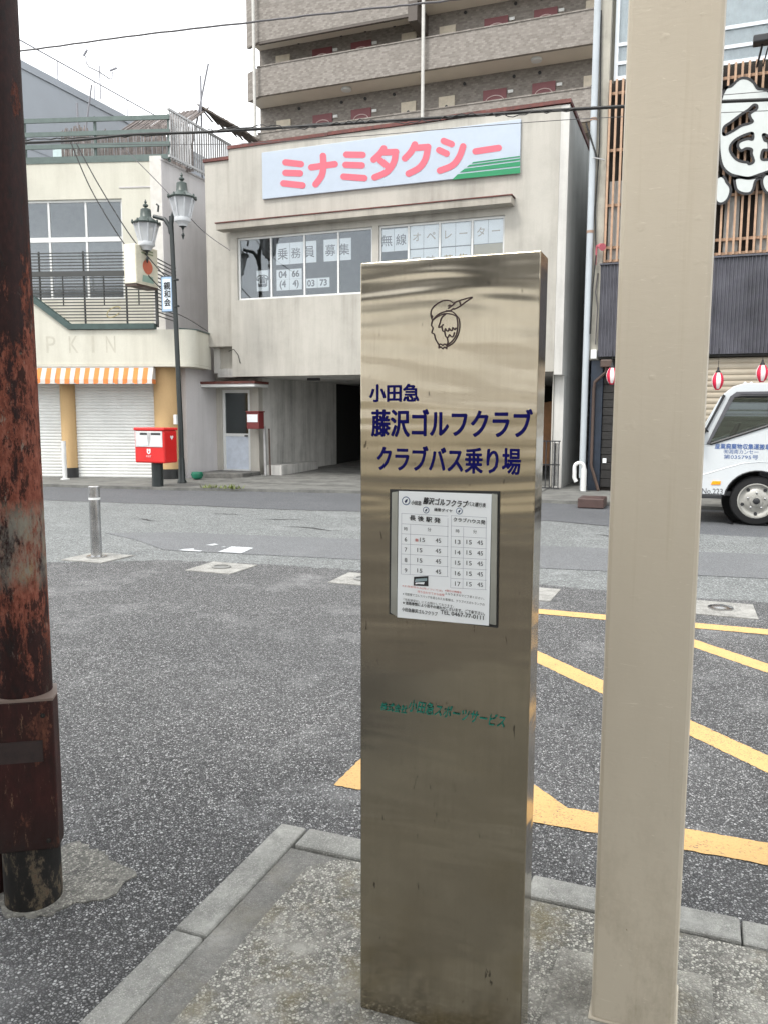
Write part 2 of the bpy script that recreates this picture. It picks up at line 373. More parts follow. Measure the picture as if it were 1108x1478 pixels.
# ------------------------------------------------------------------ mesh helpers
class FR:
    """Plan frame: s along a facade, d away from the street, z up."""
    def __init__(f, o=(0, 0), ang=0.):
        f.o = Vector((o[0], o[1], 0)); a = R(ang); f.e = Vector((math.cos(a), math.sin(a), 0)); f.n = Vector((-math.sin(a), math.cos(a), 0))
    def __call__(f, s, d, z): return f.o+f.e*s+f.n*d+Vector((0, 0, z))
G0 = FR()
class MB:
    def __init__(s, fr=G0): s.v = []; s.f = []; s.mi = []; s.fr = fr
    def pts(s, ps):
        k = len(s.v); s.v += [s.fr(*p) for p in ps]; return k
    def face(s, idx, mi=0): s.f.append(tuple(idx)); s.mi.append(mi)
    def quad(s, a, b, c, d, mi=0): k = s.pts((a, b, c, d)); s.face((k, k+1, k+2, k+3), mi); return s
    def box(s, x0, x1, y0, y1, z0, z1, mi=0):
        k = s.pts([(x0, y0, z0), (x1, y0, z0), (x1, y1, z0), (x0, y1, z0), (x0, y0, z1), (x1, y0, z1), (x1, y1, z1), (x0, y1, z1)])
        for q in ((0, 3, 2, 1), (4, 5, 6, 7), (0, 1, 5, 4), (1, 2, 6, 5), (2, 3, 7, 6), (3, 0, 4, 7)): s.face([k+i for i in q], mi)
        return s
    def bar(s, a, b, w, h=None, up=(0, 0, 1), mi=0):
        """square bar between two frame points"""
        h = h or w; A = s.fr(*a); B = s.fr(*b); t = (B-A).normalized(); u = Vector(up)
        if abs(t.dot(u)) > .98: u = Vector((0, 1, 0))
        x = t.cross(u).normalized(); y = x.cross(t).normalized(); k = len(s.v)
        for P in (A, B):
            for i, j in ((-1, -1), (1, -1), (1, 1), (-1, 1)): s.v.append(P+x*(i*w/2)+y*(j*h/2))
        for q in ((0, 3, 2, 1), (4, 5, 6, 7), (0, 1, 5, 4), (1, 2, 6, 5), (2, 3, 7, 6), (3, 0, 4, 7)): s.face([k+i for i in q], mi)
        return s
    def prism(s, poly, d0, d1, mi=0):
        """poly of (s,z) extruded between depths d0<d1"""
        n = len(poly); ar = sum(poly[i][0]*poly[(i+1) % n][1]-poly[(i+1) % n][0]*poly[i][1] for i in range(n))
        if ar < 0: poly = poly[::-1]
        k = s.pts([(a, d0, b) for a, b in poly]+[(a, d1, b) for a, b in poly])
        s.face([k+i for i in range(n)], mi); s.face([k+n+i for i in reversed(range(n))], mi)
        for i in range(n): j = (i+1) % n; s.face((k+j, k+i, k+n+i, k+n+j), mi)
        return s
    def slab(s, poly, z0, z1, mi=0):
        n = len(poly); ar = sum(poly[i][0]*poly[(i+1) % n][1]-poly[(i+1) % n][0]*poly[i][1] for i in range(n))
        if ar < 0: poly = poly[::-1]
        k = s.pts([(a, b, z0) for a, b in poly]+[(a, b, z1) for a, b in poly])
        s.face([k+i for i in reversed(range(n))], mi); s.face([k+n+i for i in range(n)], mi)
        for i in range(n): j = (i+1) % n; s.face((k+i, k+j, k+n+j, k+n+i), mi)
        return s
    def tube(s, path, r, n=8, cap=True, mi=0):
        P = [s.fr(*p) for p in path]; rs = r if isinstance(r, (list, tuple)) else [r]*len(P); k = len(s.v); ref = None
        for i, p in enumerate(P):
            t = ((P[min(i+1, len(P)-1)]-P[max(i-1, 0)])).normalized()
            if ref is None: ref = Vector((0, 0, 1)) if abs(t.z) < .9 else Vector((1, 0, 0))
            x = t.cross(ref).normalized(); y = x.cross(t).normalized(); ref = y
            for j in range(n): a = 2*math.pi*j/n; s.v.append(p+(x*math.cos(a)+y*math.sin(a))*rs[i])
        for i in range(len(P)-1):
            for j in range(n): q = (j+1) % n; s.face((k+i*n+j, k+i*n+q, k+(i+1)*n+q, k+(i+1)*n+j), mi)
        if cap: s.face([k+j for j in reversed(range(n))], mi); s.face([k+(len(P)-1)*n+j for j in range(n)], mi)
        return s
    def lathe(s, c, prof, n=16, mi=0, rot=0., axis=2, cap=True):
        """prof of (radius, height) around a vertical axis (axis 2) or the depth axis (axis 1)"""
        k = len(s.v)
        for r, h in prof:
            for j in range(n):
                a = 2*math.pi*j/n+rot
                p = (c[0]+r*math.cos(a), c[1]+r*math.sin(a), c[2]+h) if axis == 2 else (c[0]+r*math.cos(a), c[1]+h, c[2]+r*math.sin(a))
                s.v.append(s.fr(*p))
        for i in range(len(prof)-1):
            for j in range(n):
                q = (j+1) % n; f = (k+i*n+j, k+i*n+q, k+(i+1)*n+q, k+(i+1)*n+j); s.face(f if axis == 2 else f[::-1], mi)
        if not cap: return s
        a = [k+j for j in range(n)]; b = [k+(len(prof)-1)*n+j for j in range(n)]
        s.face(a[::-1] if axis == 2 else a, mi); s.face(b if axis == 2 else b[::-1], mi)
        return s
    def build(s, name, mat, parent=None, smooth=False, bevel=0., **tags):
        c = sum(s.v, Vector())/len(s.v); me = bpy.data.meshes.new(name)
        me.from_pydata([v-c for v in s.v], [], s.f)
        for q in (mat if isinstance(mat, (list, tuple)) else [mat]): me.materials.append(q)
        if any(s.mi): me.polygons.foreach_set('material_index', s.mi)
        if smooth:
            me.polygons.foreach_set('use_smooth', [True]*len(me.polygons)); me.set_sharp_from_angle(angle=R(40))
        me.update(); return link(name, me, c, parent, bevel, **tags)
def wloc(o):
    p = Vector(o.location)
    while o.parent: o = o.parent; p += o.location
    return p
def link(name, me, c, parent=None, bevel=0., **tags):
    o = bpy.data.objects.new(name, me); COL.objects.link(o)
    if parent: o.parent = parent; c = c-wloc(parent)
    o.location = c
    if bevel: b = o.modifiers.new('bevel', 'BEVEL'); b.width = bevel; b.segments = 2; b.limit_method = 'ANGLE'; b.angle_limit = R(40)
    for k, v in tags.items(): o[k] = v
    return o
def thing(name, label, cat, loc, group=None):
    o = bpy.data.objects.new(name, None); COL.objects.link(o); o.location = loc; o.empty_display_size = .2
    o['label'] = label; o['category'] = cat
    if group: o['group'] = group
    return o
def dup(o, parent=None):
    c = o.copy(); COL.objects.link(c)
    if parent: c.parent = parent
    for ch in list(o.children): dup(ch, c)
    return c
def share(o, c, parent):
    """a piece sharing the mesh of o, its centre at c"""
    q = bpy.data.objects.new(o.name.split('.')[0], o.data); COL.objects.link(q); q.parent = parent; q.location = Vector(c)-wloc(parent)
    for md in o.modifiers:
        b = q.modifiers.new(md.name, md.type); b.width = md.width; b.segments = md.segments; b.limit_method = 'ANGLE'; b.angle_limit = md.angle_limit
    return q
def text(body, name, mat, parent, fr, s, d, z, em, width=None, bold=0., shear=0., height=None, rotx=0., track=1., dz=0., align='C', basis=None, lift=.00006, **tags):
    """flat lettering centred at (s,z) on depth d, facing the street; em = character height"""
    c = bpy.data.curves.new('t', 'FONT'); c.body = body; c.size = 1; c.shear = shear; c.space_character = track; c.resolution_u = 3
    o = bpy.data.objects.new('t', c); COL.objects.link(o)
    dg = bpy.context.evaluated_depsgraph_get(); me = bpy.data.meshes.new_from_object(o.evaluated_get(dg))
    bpy.data.objects.remove(o); bpy.data.curves.remove(c)
    xs = [v.co.x for v in me.vertices]; ys = [v.co.y for v in me.vertices]
    x0, x1, y0, y1 = min(xs), max(xs), min(ys), max(ys)
    kx = width/(x1-x0) if width else em; ky = height/(y1-y0) if height else em
    ax = x0 if align == 'L' else (x0+x1)/2
    o0 = fr(s, d, z)
    E, Z = basis or (fr.e, Vector((0, 0, 1)))
    slope = math.tan(rotx)
    for v in me.vertices:
        a = (v.co.x-ax)*kx; b = (v.co.y-(y0+y1)/2)*ky+a*slope; v.co = E*a+Z*b
    if bold:
        nv = len(me.vertices); V = [v.co.copy() for v in me.vertices]; Fc = [tuple(p.vertices) for p in me.polygons]
        N = E.cross(Z).normalized(); bx = bold*min(kx, ky); VV, FF = [], []
        for i, (u, w_) in enumerate(((0, 0), (1, 0), (-1, 0), (0, 1), (0, -1), (.7, .7), (-.7, .7), (.7, -.7), (-.7, -.7))):
            VV += [v+E*(u*bx)+Z*(w_*bx)+N*(i*lift) for v in V]; FF += [tuple(k+i*nv for k in f) for f in Fc]
        me = bpy.data.meshes.new(name); me.from_pydata(VV, [], FF); me.update()
    me.materials.clear(); me.materials.append(mat); me.name = name
    return link(name, me, o0, parent, **tags)
def strokes(lines, w, name, mat, parent, to3, nrm, step=.0004, **tags):
    """round-ended flat strokes drawn along polylines; to3 maps 2-D to the surface"""
    mb = MB(); mb.fr = lambda a, b, c: Vector((a, b, c)); lift = 0.
    for ln in lines:
        P = [Vector(p) for p in ln]; Q = [P[0]]
        if len(P) > 2:                              # smooth
            Q = []
            for i in range(len(P)-1):
                a, b, c, d = P[max(i-1, 0)], P[i], P[i+1], P[min(i+2, len(P)-1)]
                for k in range(5):
                    t = k/5; Q.append(.5*((2*b)+(c-a)*t+(2*a-5*b+4*c-d)*t*t+(3*b-a-3*c+d)*t**3))
            Q.append(P[-1])
        else: Q = P
        Lf, Rt = [], []
        for i, p in enumerate(Q):
            t = (Q[min(i+1, len(Q)-1)]-Q[max(i-1, 0)]).normalized(); nn = Vector((-t.y, t.x))*w/2; Lf.append(p+nn); Rt.append(p-nn)
        t0 = (Q[1]-Q[0]).normalized(); t1 = (Q[-1]-Q[-2]).normalized()
        def cap(p, t): return [p+Vector((t.x*math.cos(a)-t.y*math.sin(a), t.x*math.sin(a)+t.y*math.cos(a)))*w/2 for a in [R(-75+25*k) for k in range(7)]]
        def add(ps, order=None):
            k = len(mb.v); mb.v += [to3(p.x, p.y)+nrm*lift for p in ps]; return k
        k = add(Lf+Rt); n = len(Q)
        for i in range(n-1): mb.face((k+i, k+i+1, k+n+i+1, k+n+i))
        e = cap(Q[-1], t1); k = add([Rt[-1]]+e+[Lf[-1]]); mb.face([k+i for i in range(len(e)+2)])
        e = cap(Q[0], -t0); k = add([Lf[0]]+e+[Rt[0]]); mb.face([k+i for i in range(len(e)+2)])
        lift += step
    return mb.build(name, mat, parent, **tags)
def structure(o, **k):
    o['kind'] = 'structure'
    for a, b in k.items(): o[a] = b
    return o

# ================================================================== GROUND
def wavy(pts, amp, n=14):
    out = []
    for (a, b), (c, d) in zip(pts, pts[1:]):
        for k in range(n): t = k/n; out.append((a+(c-a)*t, b+(d-b)*t+random.uniform(-amp, amp)))
    return out+[pts[-1]]
def sheet(name, poly, z, mat, parent=None):
    mb = MB(); k = mb.pts([(x, y, z) for x, y in poly]); n = len(poly)
    ar = sum(poly[i][0]*poly[(i+1) % n][1]-poly[(i+1) % n][0]*poly[i][1] for i in range(n))
    mb.face([k+i for i in range(n)] if ar > 0 else [k+i for i in reversed(range(n))]); return mb.build(name, mat, parent)
structure(sheet('ground', [(-400, -400), (400, -400), (400, 400), (-400, 400)], -.05, M_pave))
structure(sheet('road', [(-70, -25), (70, -25), (70, 15.5), (-70, 15.5)], -.008, M_lane), label='smooth grey asphalt lane along the shopfronts')
seam = [(-30, 10.2), (-10.6, 11.04), (-8.2, 11.33), (-6.25, 11.4), (-4.9, 11.64), (-1.85, 11.64), (0, 11.1), (30, 10.9)]
structure(sheet('road_worn_strip', [(30, 5), (-30, 5)]+wavy(seam, .02), -.004, M_worn), label='pale worn strip of old asphalt')
structure(sheet('road_patch', [(-7.0, 8.2), (-6.2, 8.6), (-3, 9.1), (.8, 9.68), (14, 11.0), (14, 9.4), (.7, 8.2), (-3.1, 7.68), (-5.5, 7.4), (-6.3, 7.9)], 0, M_patch), label='smooth grey repair patch in the road')
bay = [(-30, 2.5), (-8, 5.7), (-6, 6.38), (-5, 6.9), (-4, 7.06), (-3, 7.12), (-.8, 7.1), (10, 7.1), (30, 7.1)]
structure(sheet('road_bay', [(30, -20), (-30, -20)]+wavy(bay, .035, 26), 0, M_road), label='coarse dark asphalt of the bus bay')
mb = MB()
ws = wavy(seam[1:-1], .03, 16)
for a, b in zip(ws, ws[1:]): mb.quad((a[0], a[1]-.02, -.001), (b[0], b[1]-.02, -.001), (b[0], b[1]+.02, -.001), (a[0], a[1]+.02, -.001))
structure(mb.build('tar_seam', plain('tar', (.03, .03, .032), .6)))
# short cracks in the worn strip
for k, (x, y, l) in enumerate(((-5.9, 10.2, .7), (-5.2, 9.6, .9), (-4.4, 10.7, .6), (-3.9, 9.35, .8), (-7.6, 9.5, .5), (-1.2, 10.5, .6), (-2.6, 8.9, .5), (-6.9, 10.5, .5))):
    mb = MB(); px, py = x, y
    for i in range(8):
        nx, ny = px+l/8, py+random.uniform(-.06, .07); w = .014*math.sin(math.pi*(i+.5)/8)+.004
        mb.quad((px, py-w, .003), (nx, ny-w, .003), (nx, ny+w, .003), (px, py+w, .003)); px, py = nx, ny
    structure(mb.build('road_crack', MAT['tar']))

# far pavement with a low worn kerb
edge = [(-60, 2.0), (-20, 11.2), (-12.9, 13.2), (-9.97, 13.5), (-8.3, 13.95), (-6.1, 14.4), (-4, 14.35), (-2.5, 14.1), (-1.3, 14.1), (3, 14.1), (60, 14.0)]
we = wavy(edge, .03, 8)
mb = MB(); mb.slab([(60, 40), (-60, 40)]+we, -.04, .05)
structure(mb.build('pavement', M_pave), label='low stained pavement in front of the shops')

# yellow hatched box on the road
ym = bpy.data.objects.new('road_marking', None); COL.objects.link(ym); ym.location = (0, 4.5, .004); structure(ym, label='yellow hatched no stopping box painted on the bus bay')
def ragged(poly, amp=.0035, step=.018):
    out = []
    for (a, b), (c, d) in zip(poly, poly[1:]+poly[:1]):
        n = max(1, int(math.hypot(c-a, d-b)/step)); nx, ny = (d-b), (a-c); l = math.hypot(nx, ny) or 1
        for k in range(n): t = k/n; j = random.uniform(-amp, amp) if k else 0; out.append((a+(c-a)*t+nx/l*j, b+(d-b)*t+ny/l*j))
    return out
def stripe(pts, z=.004): return sheet('stripe', ragged(pts), z, M_yellow, ym)
stripe([(-1.31, 2.835), (3.4, 2.835), (3.4, 2.99), (-1.31, 2.99)])
stripe([(-1.31, 6.02), (3.4, 6.02), (3.4, 6.175), (-1.31, 6.175)])
stripe([(-1.31, 2.9), (-1.155, 2.9), (-1.155, 6.1), (-1.31, 6.1)], .0028)
for c0 in (2.50, 4.07, 5.66, 7.24):
    x0 = max(-1.24, (c0-6.08)/.98); x1 = min(3.4, (c0-2.91)/.98); f = lambda x: c0-.98*x; w = .105
    stripe([(x0, f(x0)+w) if x0 == -1.24 else (x0+w, f(x0)), (x1, f(x1)+w) if x1 == 3.4 else (x1+w, f(x1)), (x1, f(x1)-w) if x1 == 3.4 else (x1-w, f(x1)), (x0, f(x0)-w) if x0 == -1.24 else (x0-w, f(x0))], .0016)
o = sheet('road_marking', ragged([(-4.86, 7.5), (-4.58, 7.52), (-4.64, 7.89), (-4.92, 7.88)], .008), .004, M_white); structure(o, label='small white square painted beyond the row of concrete pads')
for p in ([(-5.33, 7.42), (-5.05, 7.44), (-5.06, 7.50), (-5.2, 7.52), (-5.24, 7.6), (-5.32, 7.52)], [(-5.26, 7.86), (-5.16, 7.84), (-5.14, 7.95), (-5.22, 7.98)], [(-5.02, 7.8), (-4.97, 7.8), (-4.99, 7.86)]):
    structure(sheet('road_marking', p, .004, M_white), label='worn white paint fragment beside the painted square')

# pavement island under the stop: kerb stones, mortar strip, concrete
isl = MB().slab([(-1.115, -1.2), (9, -1.2), (9, 2.29), (-1.03, 2.29), (-1.115, 2.2)], -.04, .04).build('pavement_island', M_island); structure(isl, label='rough concrete pavement island with kerb stones')
MB().slab([(-1.222, -1.2), (-1.118, -1.2), (-1.118, 2.21), (-1.03, 2.294), (-1.16, 2.294), (-1.222, 2.294)], -.04, .034).build('mortar_strip', M_mortar, isl)
k0 = None
ys = [2.42, 1.775, 1.17, .56, -.05, -.66, -1.27]
for a, b in zip(ys, ys[1:]):
    MB().box(-1.325, -1.225, b+.005, a, -.06, .045+random.uniform(-.003, .003)).build('kerb_stone', M_kerb, isl, bevel=.008)
xs = [-1.213, -.42, .19, .80, 1.41, 2.02, 2.63, 3.24]
for a, b in zip(xs, xs[1:]):
    MB().box(a, b-.005, 2.3, 2.42, -.06, .045+random.uniform(-.003, .003)).build('kerb_stone', M_kerb, isl, bevel=.008)

structure(sheet('reflection_ground', [(-30, -13), (30, -13), (30, -1.25), (-30, -1.25)], .006, plain('reflection_ground_dark', (.075, .07, .062), .8, 0, .2, 2)))  # added unseen dark sheet, darkens the lower reflection in the sign
# concrete slab at the cream pillar
o = MB().slab([(-.288, 1.70), (.112, 1.70), (.105, 2.12), (-.288, 2.09)], .0, .052).build('footing_slab', M_slab, bevel=.012); o['label'] = 'square concrete slab under the cream pillar'; o['category'] = 'slab'
# ragged concrete round the rusty pole
poly = []
for k in range(90):
    a = 2*math.pi*k/90; r = .235*(1+.2*math.sin(2*a+1)+.1*math.sin(5*a)+.05*math.sin(11*a+2))*random.uniform(.95, 1.05)
    poly.append((-1.94+r*math.cos(a)*1.05, 1.88+r*math.sin(a)*1.0))
o = MB().slab(poly, -.02, .005).build('pole_footing', M_foot); o['label'] = 'ragged concrete patch round the foot of the rusty pole'; o['category'] = 'footing'

# ================================================================== CONCRETE PADS, BOLLARD
pads = [(-5.84, 'concrete pad under the steel bollard'), (-4.315, 'concrete pad with an open socket near the white square'), (-2.79, 'concrete pad half hidden by the left edge of the steel stop sign'), (-1.30, 'concrete pad seen between the steel sign and the cream pillar'), (.245, 'concrete pad with a round metal cap right of the cream pillar')]
for i, (x, lab) in enumerate(pads):
    t = thing('concrete_pad', lab, 'pad', (x, 6.71, 0), 'concrete bollard pads across the bay')
    MB().slab([(x-.255+random.uniform(-.02, .02), 6.465), (x+.255, 6.46), (x+.255+random.uniform(-.02, .02), 6.955), (x-.255, 6.96)], -.02, .008).build('slab', M_pad, t)
    if i: MB().lathe((x, 6.71, .008), [(.095, 0), (.095, .012), (.07, .016), (.07, .004) if i != 4 else (.06, .022), (.001, .004) if i != 4 else (.001, .026)], 24).build('socket_ring' if i != 4 else 'cap', plain('socket_metal', (.3, .3, .29), .45, .6) if i != 4 else M_inox, t, smooth=True)
bx, by = -5.86, 6.72
t = thing('bollard', 'short stainless steel bollard standing on a concrete pad', 'bollard', (bx, by, .01))
MB().lathe((bx, by, .01), [(.105, 0), (.105, .012), (.06, .02)], 24).build('flange', M_inox, t, smooth=True)
MB().lathe((bx, by, .02), [(.057, 0), (.057, .62), (.0575, .62), (.0575, .625), (.057, .625), (.057, .735), (.05, .742), (.001, .744)], 32).build('post', M_inox, t, smooth=True)
MB().lathe((bx, by, .62), [(.0585, 0), (.0585, .022)], 32).build('band', plain('band_reflective', (.75, .76, .75), .4), t, smooth=True)

# ================================================================== STAINLESS STOP SIGN
SX0, SX1, SY0, SY1, SZ0, SZ1 = -.711, -.312, 1.689, 1.775, .04, 1.838
st = thing('bus_stop_sign', 'tall brushed steel club bus stop sign with navy lettering and timetable', 'sign', ((SX0+SX1)/2, 1.73, SZ0))
nx_, nz_ = 24, 90
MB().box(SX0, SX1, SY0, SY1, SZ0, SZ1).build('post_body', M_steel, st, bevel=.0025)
def sp(px, py, d=.0015): return PY(px, py, SY0-d)
def stext(body, px, py, w, name, mat, h=None, d=.0015, **k):
    a, b = sp(px-w/2, py), sp(px+w/2, py); c = sp(px, py, d)
    hh = None
    if h: hh = (sp(px, py-h/2)-sp(px, py+h/2)).z
    return text(body, name, mat, k.pop('parent', st), G0, c.x, SY0-d, c.z, 1, width=(b-a).x, height=hh, **k)
stext('小田急', 568, 567, 70, 'lettering', M_blue, 25, bold=.028)
stext('藤沢ゴルフクラブ', 647.5, 611, 230, 'lettering', M_blue, 40, bold=.03)
stext('クラブバス乗り場', 644, 663.5, 205, 'lettering', M_blue, 37, bold=.028)
stext('株式会社', 568, 1022, 38, 'lettering', M_tgreen, 12, bold=.02, shear=.25)
stext('小田急スポーツサービス', 657, 1030, 140, 'lettering', M_tgreen, 18, bold=.02, shear=.3, rotx=-.035)
# bird emblem, engraved outline
def b2(x, y): return (500+x/3.693, 350+y/3.693)
bird = [[(455, 415), (447, 385), (452, 355), (475, 330), (510, 310), (545, 308), (568, 322)],
        [(568, 322), (600, 308), (668, 290), (640, 310), (600, 340), (570, 355)],
        [(545, 345), (560, 335), (575, 322)], [(540, 350), (552, 340), (548, 332), (540, 338)],
        [(530, 362), (550, 362), (568, 350)], [(455, 415), (475, 398), (500, 385), (525, 378), (560, 382), (585, 395), (597, 405)],
        [(462, 405), (490, 380), (530, 366), (565, 370), (597, 405)],
        [(597, 405), (601, 445), (592, 490), (570, 530), (540, 552)], [(585, 398), (590, 440), (582, 490), (560, 525), (535, 545)],
        [(455, 415), (450, 440), (458, 455), (452, 480), (465, 488), (472, 515), (490, 545)],
        [(525, 380), (505, 400), (495, 430), (488, 452), (505, 445), (512, 436)],
        [(505, 445), (510, 470), (520, 472), (524, 458), (532, 470), (540, 470), (544, 456), (552, 468), (560, 466), (564, 452), (574, 464), (580, 455)],
        [(520, 472), (526, 500), (538, 504), (546, 490), (556, 502), (566, 498), (572, 480)], [(533, 505), (538, 530), (530, 548)],
        [(490, 545), (500, 540), (510, 548), (520, 540), (530, 548)], [(490, 562), (500, 555), (510, 566), (520, 556), (530, 566)], [(490, 545), (490, 562)], [(535, 545), (530, 566)], [(600, 312), (605, 330)], [(447, 385), (455, 392), (450, 402)]]
strokes([[b2(*p) for p in l] for l in bird], 1.7, 'bird_emblem', M_engr, st, lambda x, y: sp(x, y, .0015), Vector((0, -1, 0)), step=.00003)
# timetable frame and sheet
def q4(mb, a, b, c, d, y, th, mi=0):
    P = [PY(*p, y) for p in (a, b, c, d)]; mb.prism([(p.x, p.z) for p in P], y-th, y, mi); return mb
bp = MB(); q4(bp, (563, 706), (721, 709), (718, 906), (562, 886), SY0-.0006, .004); bp.build('timetable_frame', plain('frame_black', (.02, .02, .02), .5), st)
for a, b, c, d in (((566, 710), (575, 709), (574, 890), (564, 884)), ((709, 712), (718, 713), (716, 902), (706, 900))):
    e = MB(); q4(e, a, b, c, d, SY0-.0048, .006); e.build('frame_rail', M_alu, st, bevel=.002)
tt = thing('timetable', 'white printed bus timetable sheet in the steel sign frame', 'timetable', PY(642, 810, SY0-.012))
YT = SY0-.0118
e = MB(); q4(e, (575, 708.5), (709, 713), (705, 903), (573, 891), YT, .0012); e.build('sheet', M_paper, tt)
YI = YT-.0012
def tp(px, py): return 540+px/5.54, 690+py/5.54          # enlarged crop to photograph
def ttext(body, x, y, w, h, mat=M_inkd, tilt=-.045, **k):
    px, py = tp(x, y); a = PY(px-w/11.08, py, YI-.0009); b = PY(px+w/11.08, py, YI-.0009); c = PY(px, py, YI-.0009); hh = (PY(px, py-h/11.08, YI)-PY(px, py+h/11.08, YI)).z
    return text(body, 'print', mat, tt, G0, c.x, YI-.0009, c.z, 1, width=(b-a).x, height=hh, rotx=tilt, **k)
ttext('小田急', 333, 198, 78, 36, bold=.02, shear=.2)
ttext('藤沢ゴルフクラブ', 565, 195, 360, 56, bold=.035, shear=.2)
ttext('バス運行表', 815, 212, 148, 36, bold=.015, shear=.2)
ttext('通常ダイヤ', 548, 257, 148, 26, bold=.015)
ttext('長 後 駅 発', 403, 328, 245, 42, bold=.02)
ttext('クラブハウス発', 757, 342, 254, 34, bold=.02)
for x, y, w in ((250, 406, 30), (438, 412, 30), (664, 424, 30), (802, 429, 30)): ttext('時' if x in (250, 664) else '分', x, y, w, 30)
for k, h in enumerate('6789'): ttext(h, 250, 490+k*83, 20, 34)
for k in range(4): ttext('15', 382 if k == 0 else 361, 495+k*82, 40, 32); ttext('45', 509, 500+k*83, 44, 34)
ttext('※', 337, 497, 28, 28, M_redink)
for k in range(5): ttext(str(13+k), 664, 511+k*84, 44, 34); ttext('15', 755, 513+k*84, 42, 34); ttext('45', 843, 517+k*84, 46, 34)
ttext('※土日祝日のみ(月については)', 380, 883, 320, 18, M_redink); ttext('※曜日の時間を', 628, 908, 135, 18, M_redink)
ttext('待ち合わせてから出発', 450, 922, 215, 20, M_redink); ttext('となりますのでご了承ください。', 720, 944, 310, 20)
ttext('※ 宅配便でゴルフバッグを送られたお客様は、クラブバスのトランクの', 545, 968, 655, 22)
ttext('「宅配便受付」にてお預けしております。', 430, 998, 400, 20)
ttext('※ 道路事情により若干の遅れがございます。ご了承下さい。', 548, 1040, 655, 28, bold=.01)
ttext('小田急藤沢ゴルフクラブ', 360, 1068, 285, 32, bold=.01); ttext('TEL 0467-77-0111', 698, 1095, 345, 32, bold=.008)
gl = MB(); gl.fr = lambda a, b, c: Vector((a, b, c))
def tline(x0, y0, x1, y1, w=2.2):
    P = [Vector(tp(x0, y0)), Vector(tp(x1, y1))]; t = (P[1]-P[0]).normalized(); n = Vector((-t.y, t.x))*w/11.08; k = len(gl.v)
    for p in (P[0]+n, P[1]+n, P[1]-n, P[0]-n): gl.v.append(PY(p.x, p.y, YI-.0005))
    gl.face((k, k+1, k+2, k+3))
ly = [282, 365, 445, 527, 607, 687, 768]
for y in ly: tline(215, y, 590, y+22)
for x, b in ((217, 0), (288, 85), (586, 18)): tline(x, 282+b+(x-215)*.058, x-4, 768+(x-215)*.058)
ry = [300, 383, 465, 550, 635, 718, 802, 878]
for y in ry: tline(612, y, 895, y+16)
for x, b in ((614, 0), (712, 88), (893, 0)): tline(x, 300+b+(x-612)*.057, x-6, 878+(x-612)*.057)
gl.build('table_grid', M_gridline, tt)
for x, y, r in ((252, 182, 33), (412, 256, 25), (677, 264, 25)):
    px, py = tp(x, y); c = PY(px, py, YI-.0006); rr = r/5.54*(PY(600, 800, YI)-PY(599, 800, YI)).x
    MB().lathe((c.x, YI-.0006, c.z), [(rr, 0), (rr, -.0001), (rr*.001, -.0002)], 24, axis=1).build('round_emblem', plain('emblem_blue', (.10, .15, .26), .7), tt)
    MB().lathe((c.x, YI-.0010, c.z), [(rr*.78, 0), (rr*.78, -.0001), (rr*.001, -.0002)], 24, axis=1).build('round_emblem_field', M_paper, tt)
    MB().prism([(c.x-rr*.35, c.z-rr*.1), (c.x-.1*rr, c.z-.6*rr), (c.x+.3*rr, c.z-.1*rr), (c.x+.45*rr, c.z+.5*rr), (c.x, c.z+.3*rr)], YI-.0015, YI-.0014).build('round_emblem_bird', plain('emblem_navy', (.02, .03, .09), .7), tt)
px = [tp(*p) for p in ((315, 790), (430, 784), (430, 866), (312, 860))]
e = MB(); q4(e, *px, YI-.0003, .0003); e.build('bus_picture', M_inkd, tt)
px = [tp(*p) for p in ((322, 832), (372, 826), (420, 822), (420, 800), (330, 806))]
P = [PY(*p, YI) for p in px]; MB().prism([(p.x, p.z) for p in P], YI-.0011, YI-.0009).build('bus_picture_window', plain('bus_grey', (.25, .33, .35), .7), tt)
px = [tp(*p) for p in ((326, 850), (330, 836), (400, 832), (396, 850), (352, 845))]
P = [PY(*p, YI) for p in px]; MB().prism([(p.x, p.z) for p in P], YI-.0011, YI-.0009).build('bus_picture_body', M_paper, tt)

# ================================================================== CREAM PILLAR, RUSTY POLE
t = thing('canopy_pillar', 'square cream painted steel pillar standing right of the stop sign', 'pillar', (-.078, 1.94, .06))
MB().box(-.173, .018, 1.845, 2.036, .05, 3.9).build('shaft', M_pillar, t, bevel=.01)
MB().box(-.179, .024, 1.841, 2.04, .05, .058).build('base_lip', M_pillar, t, bevel=.004)
t = thing('rusty_pole', 'round maroon steel pole with peeling rusty paint and a cover box', 'pole', (-1.862, 1.795, .01))
prof = [(.083, .01), (.083, .4), (.082, .8), (.080, 1.6), (.076, 2.4), (.073, 3.9)]
MB().lathe((-1.862, 1.795, 0), [(.0825, .13)]+prof[1:], 40).build('shaft', M_rust, t, smooth=True)
MB().lathe((-1.862, 1.795, 0), [(.0835, .0), (.0845, .012), (.0835, .2)], 40).build('foot', M_polefoot, t, smooth=True)
fr = FR((-1.862, 1.795), 33)
cb = MB(fr); cb.slab([(-.1, -.02), (-.098, -.088), (.098, -.088), (.1, -.02), (.085, .05), (-.085, .05)], .2, .665); cov = cb.build('cover_box', M_polebox, t, bevel=.006)
MB(fr).slab([(-.102, -.03), (-.1, -.092), (.1, -.092), (.102, -.03), (.086, .05), (-.086, .05)], .665, .672).build('cover_lid', plain('worn_box_edge', (.16, .12, .1), .5), t)
MB(fr).box(-.062, .066, -.0915, -.0885, .48, .545).build('name_plate', plain('plate_dark', (.022, .012, .011), .6, 0, .5, 40), cov)
for z in (.23, .62): MB(fr).lathe((.07, -.092, z), [(.007, .006), (.007, 0), (.001, -.002)], 10, axis=1).build('screw', M_polefoot, cov)
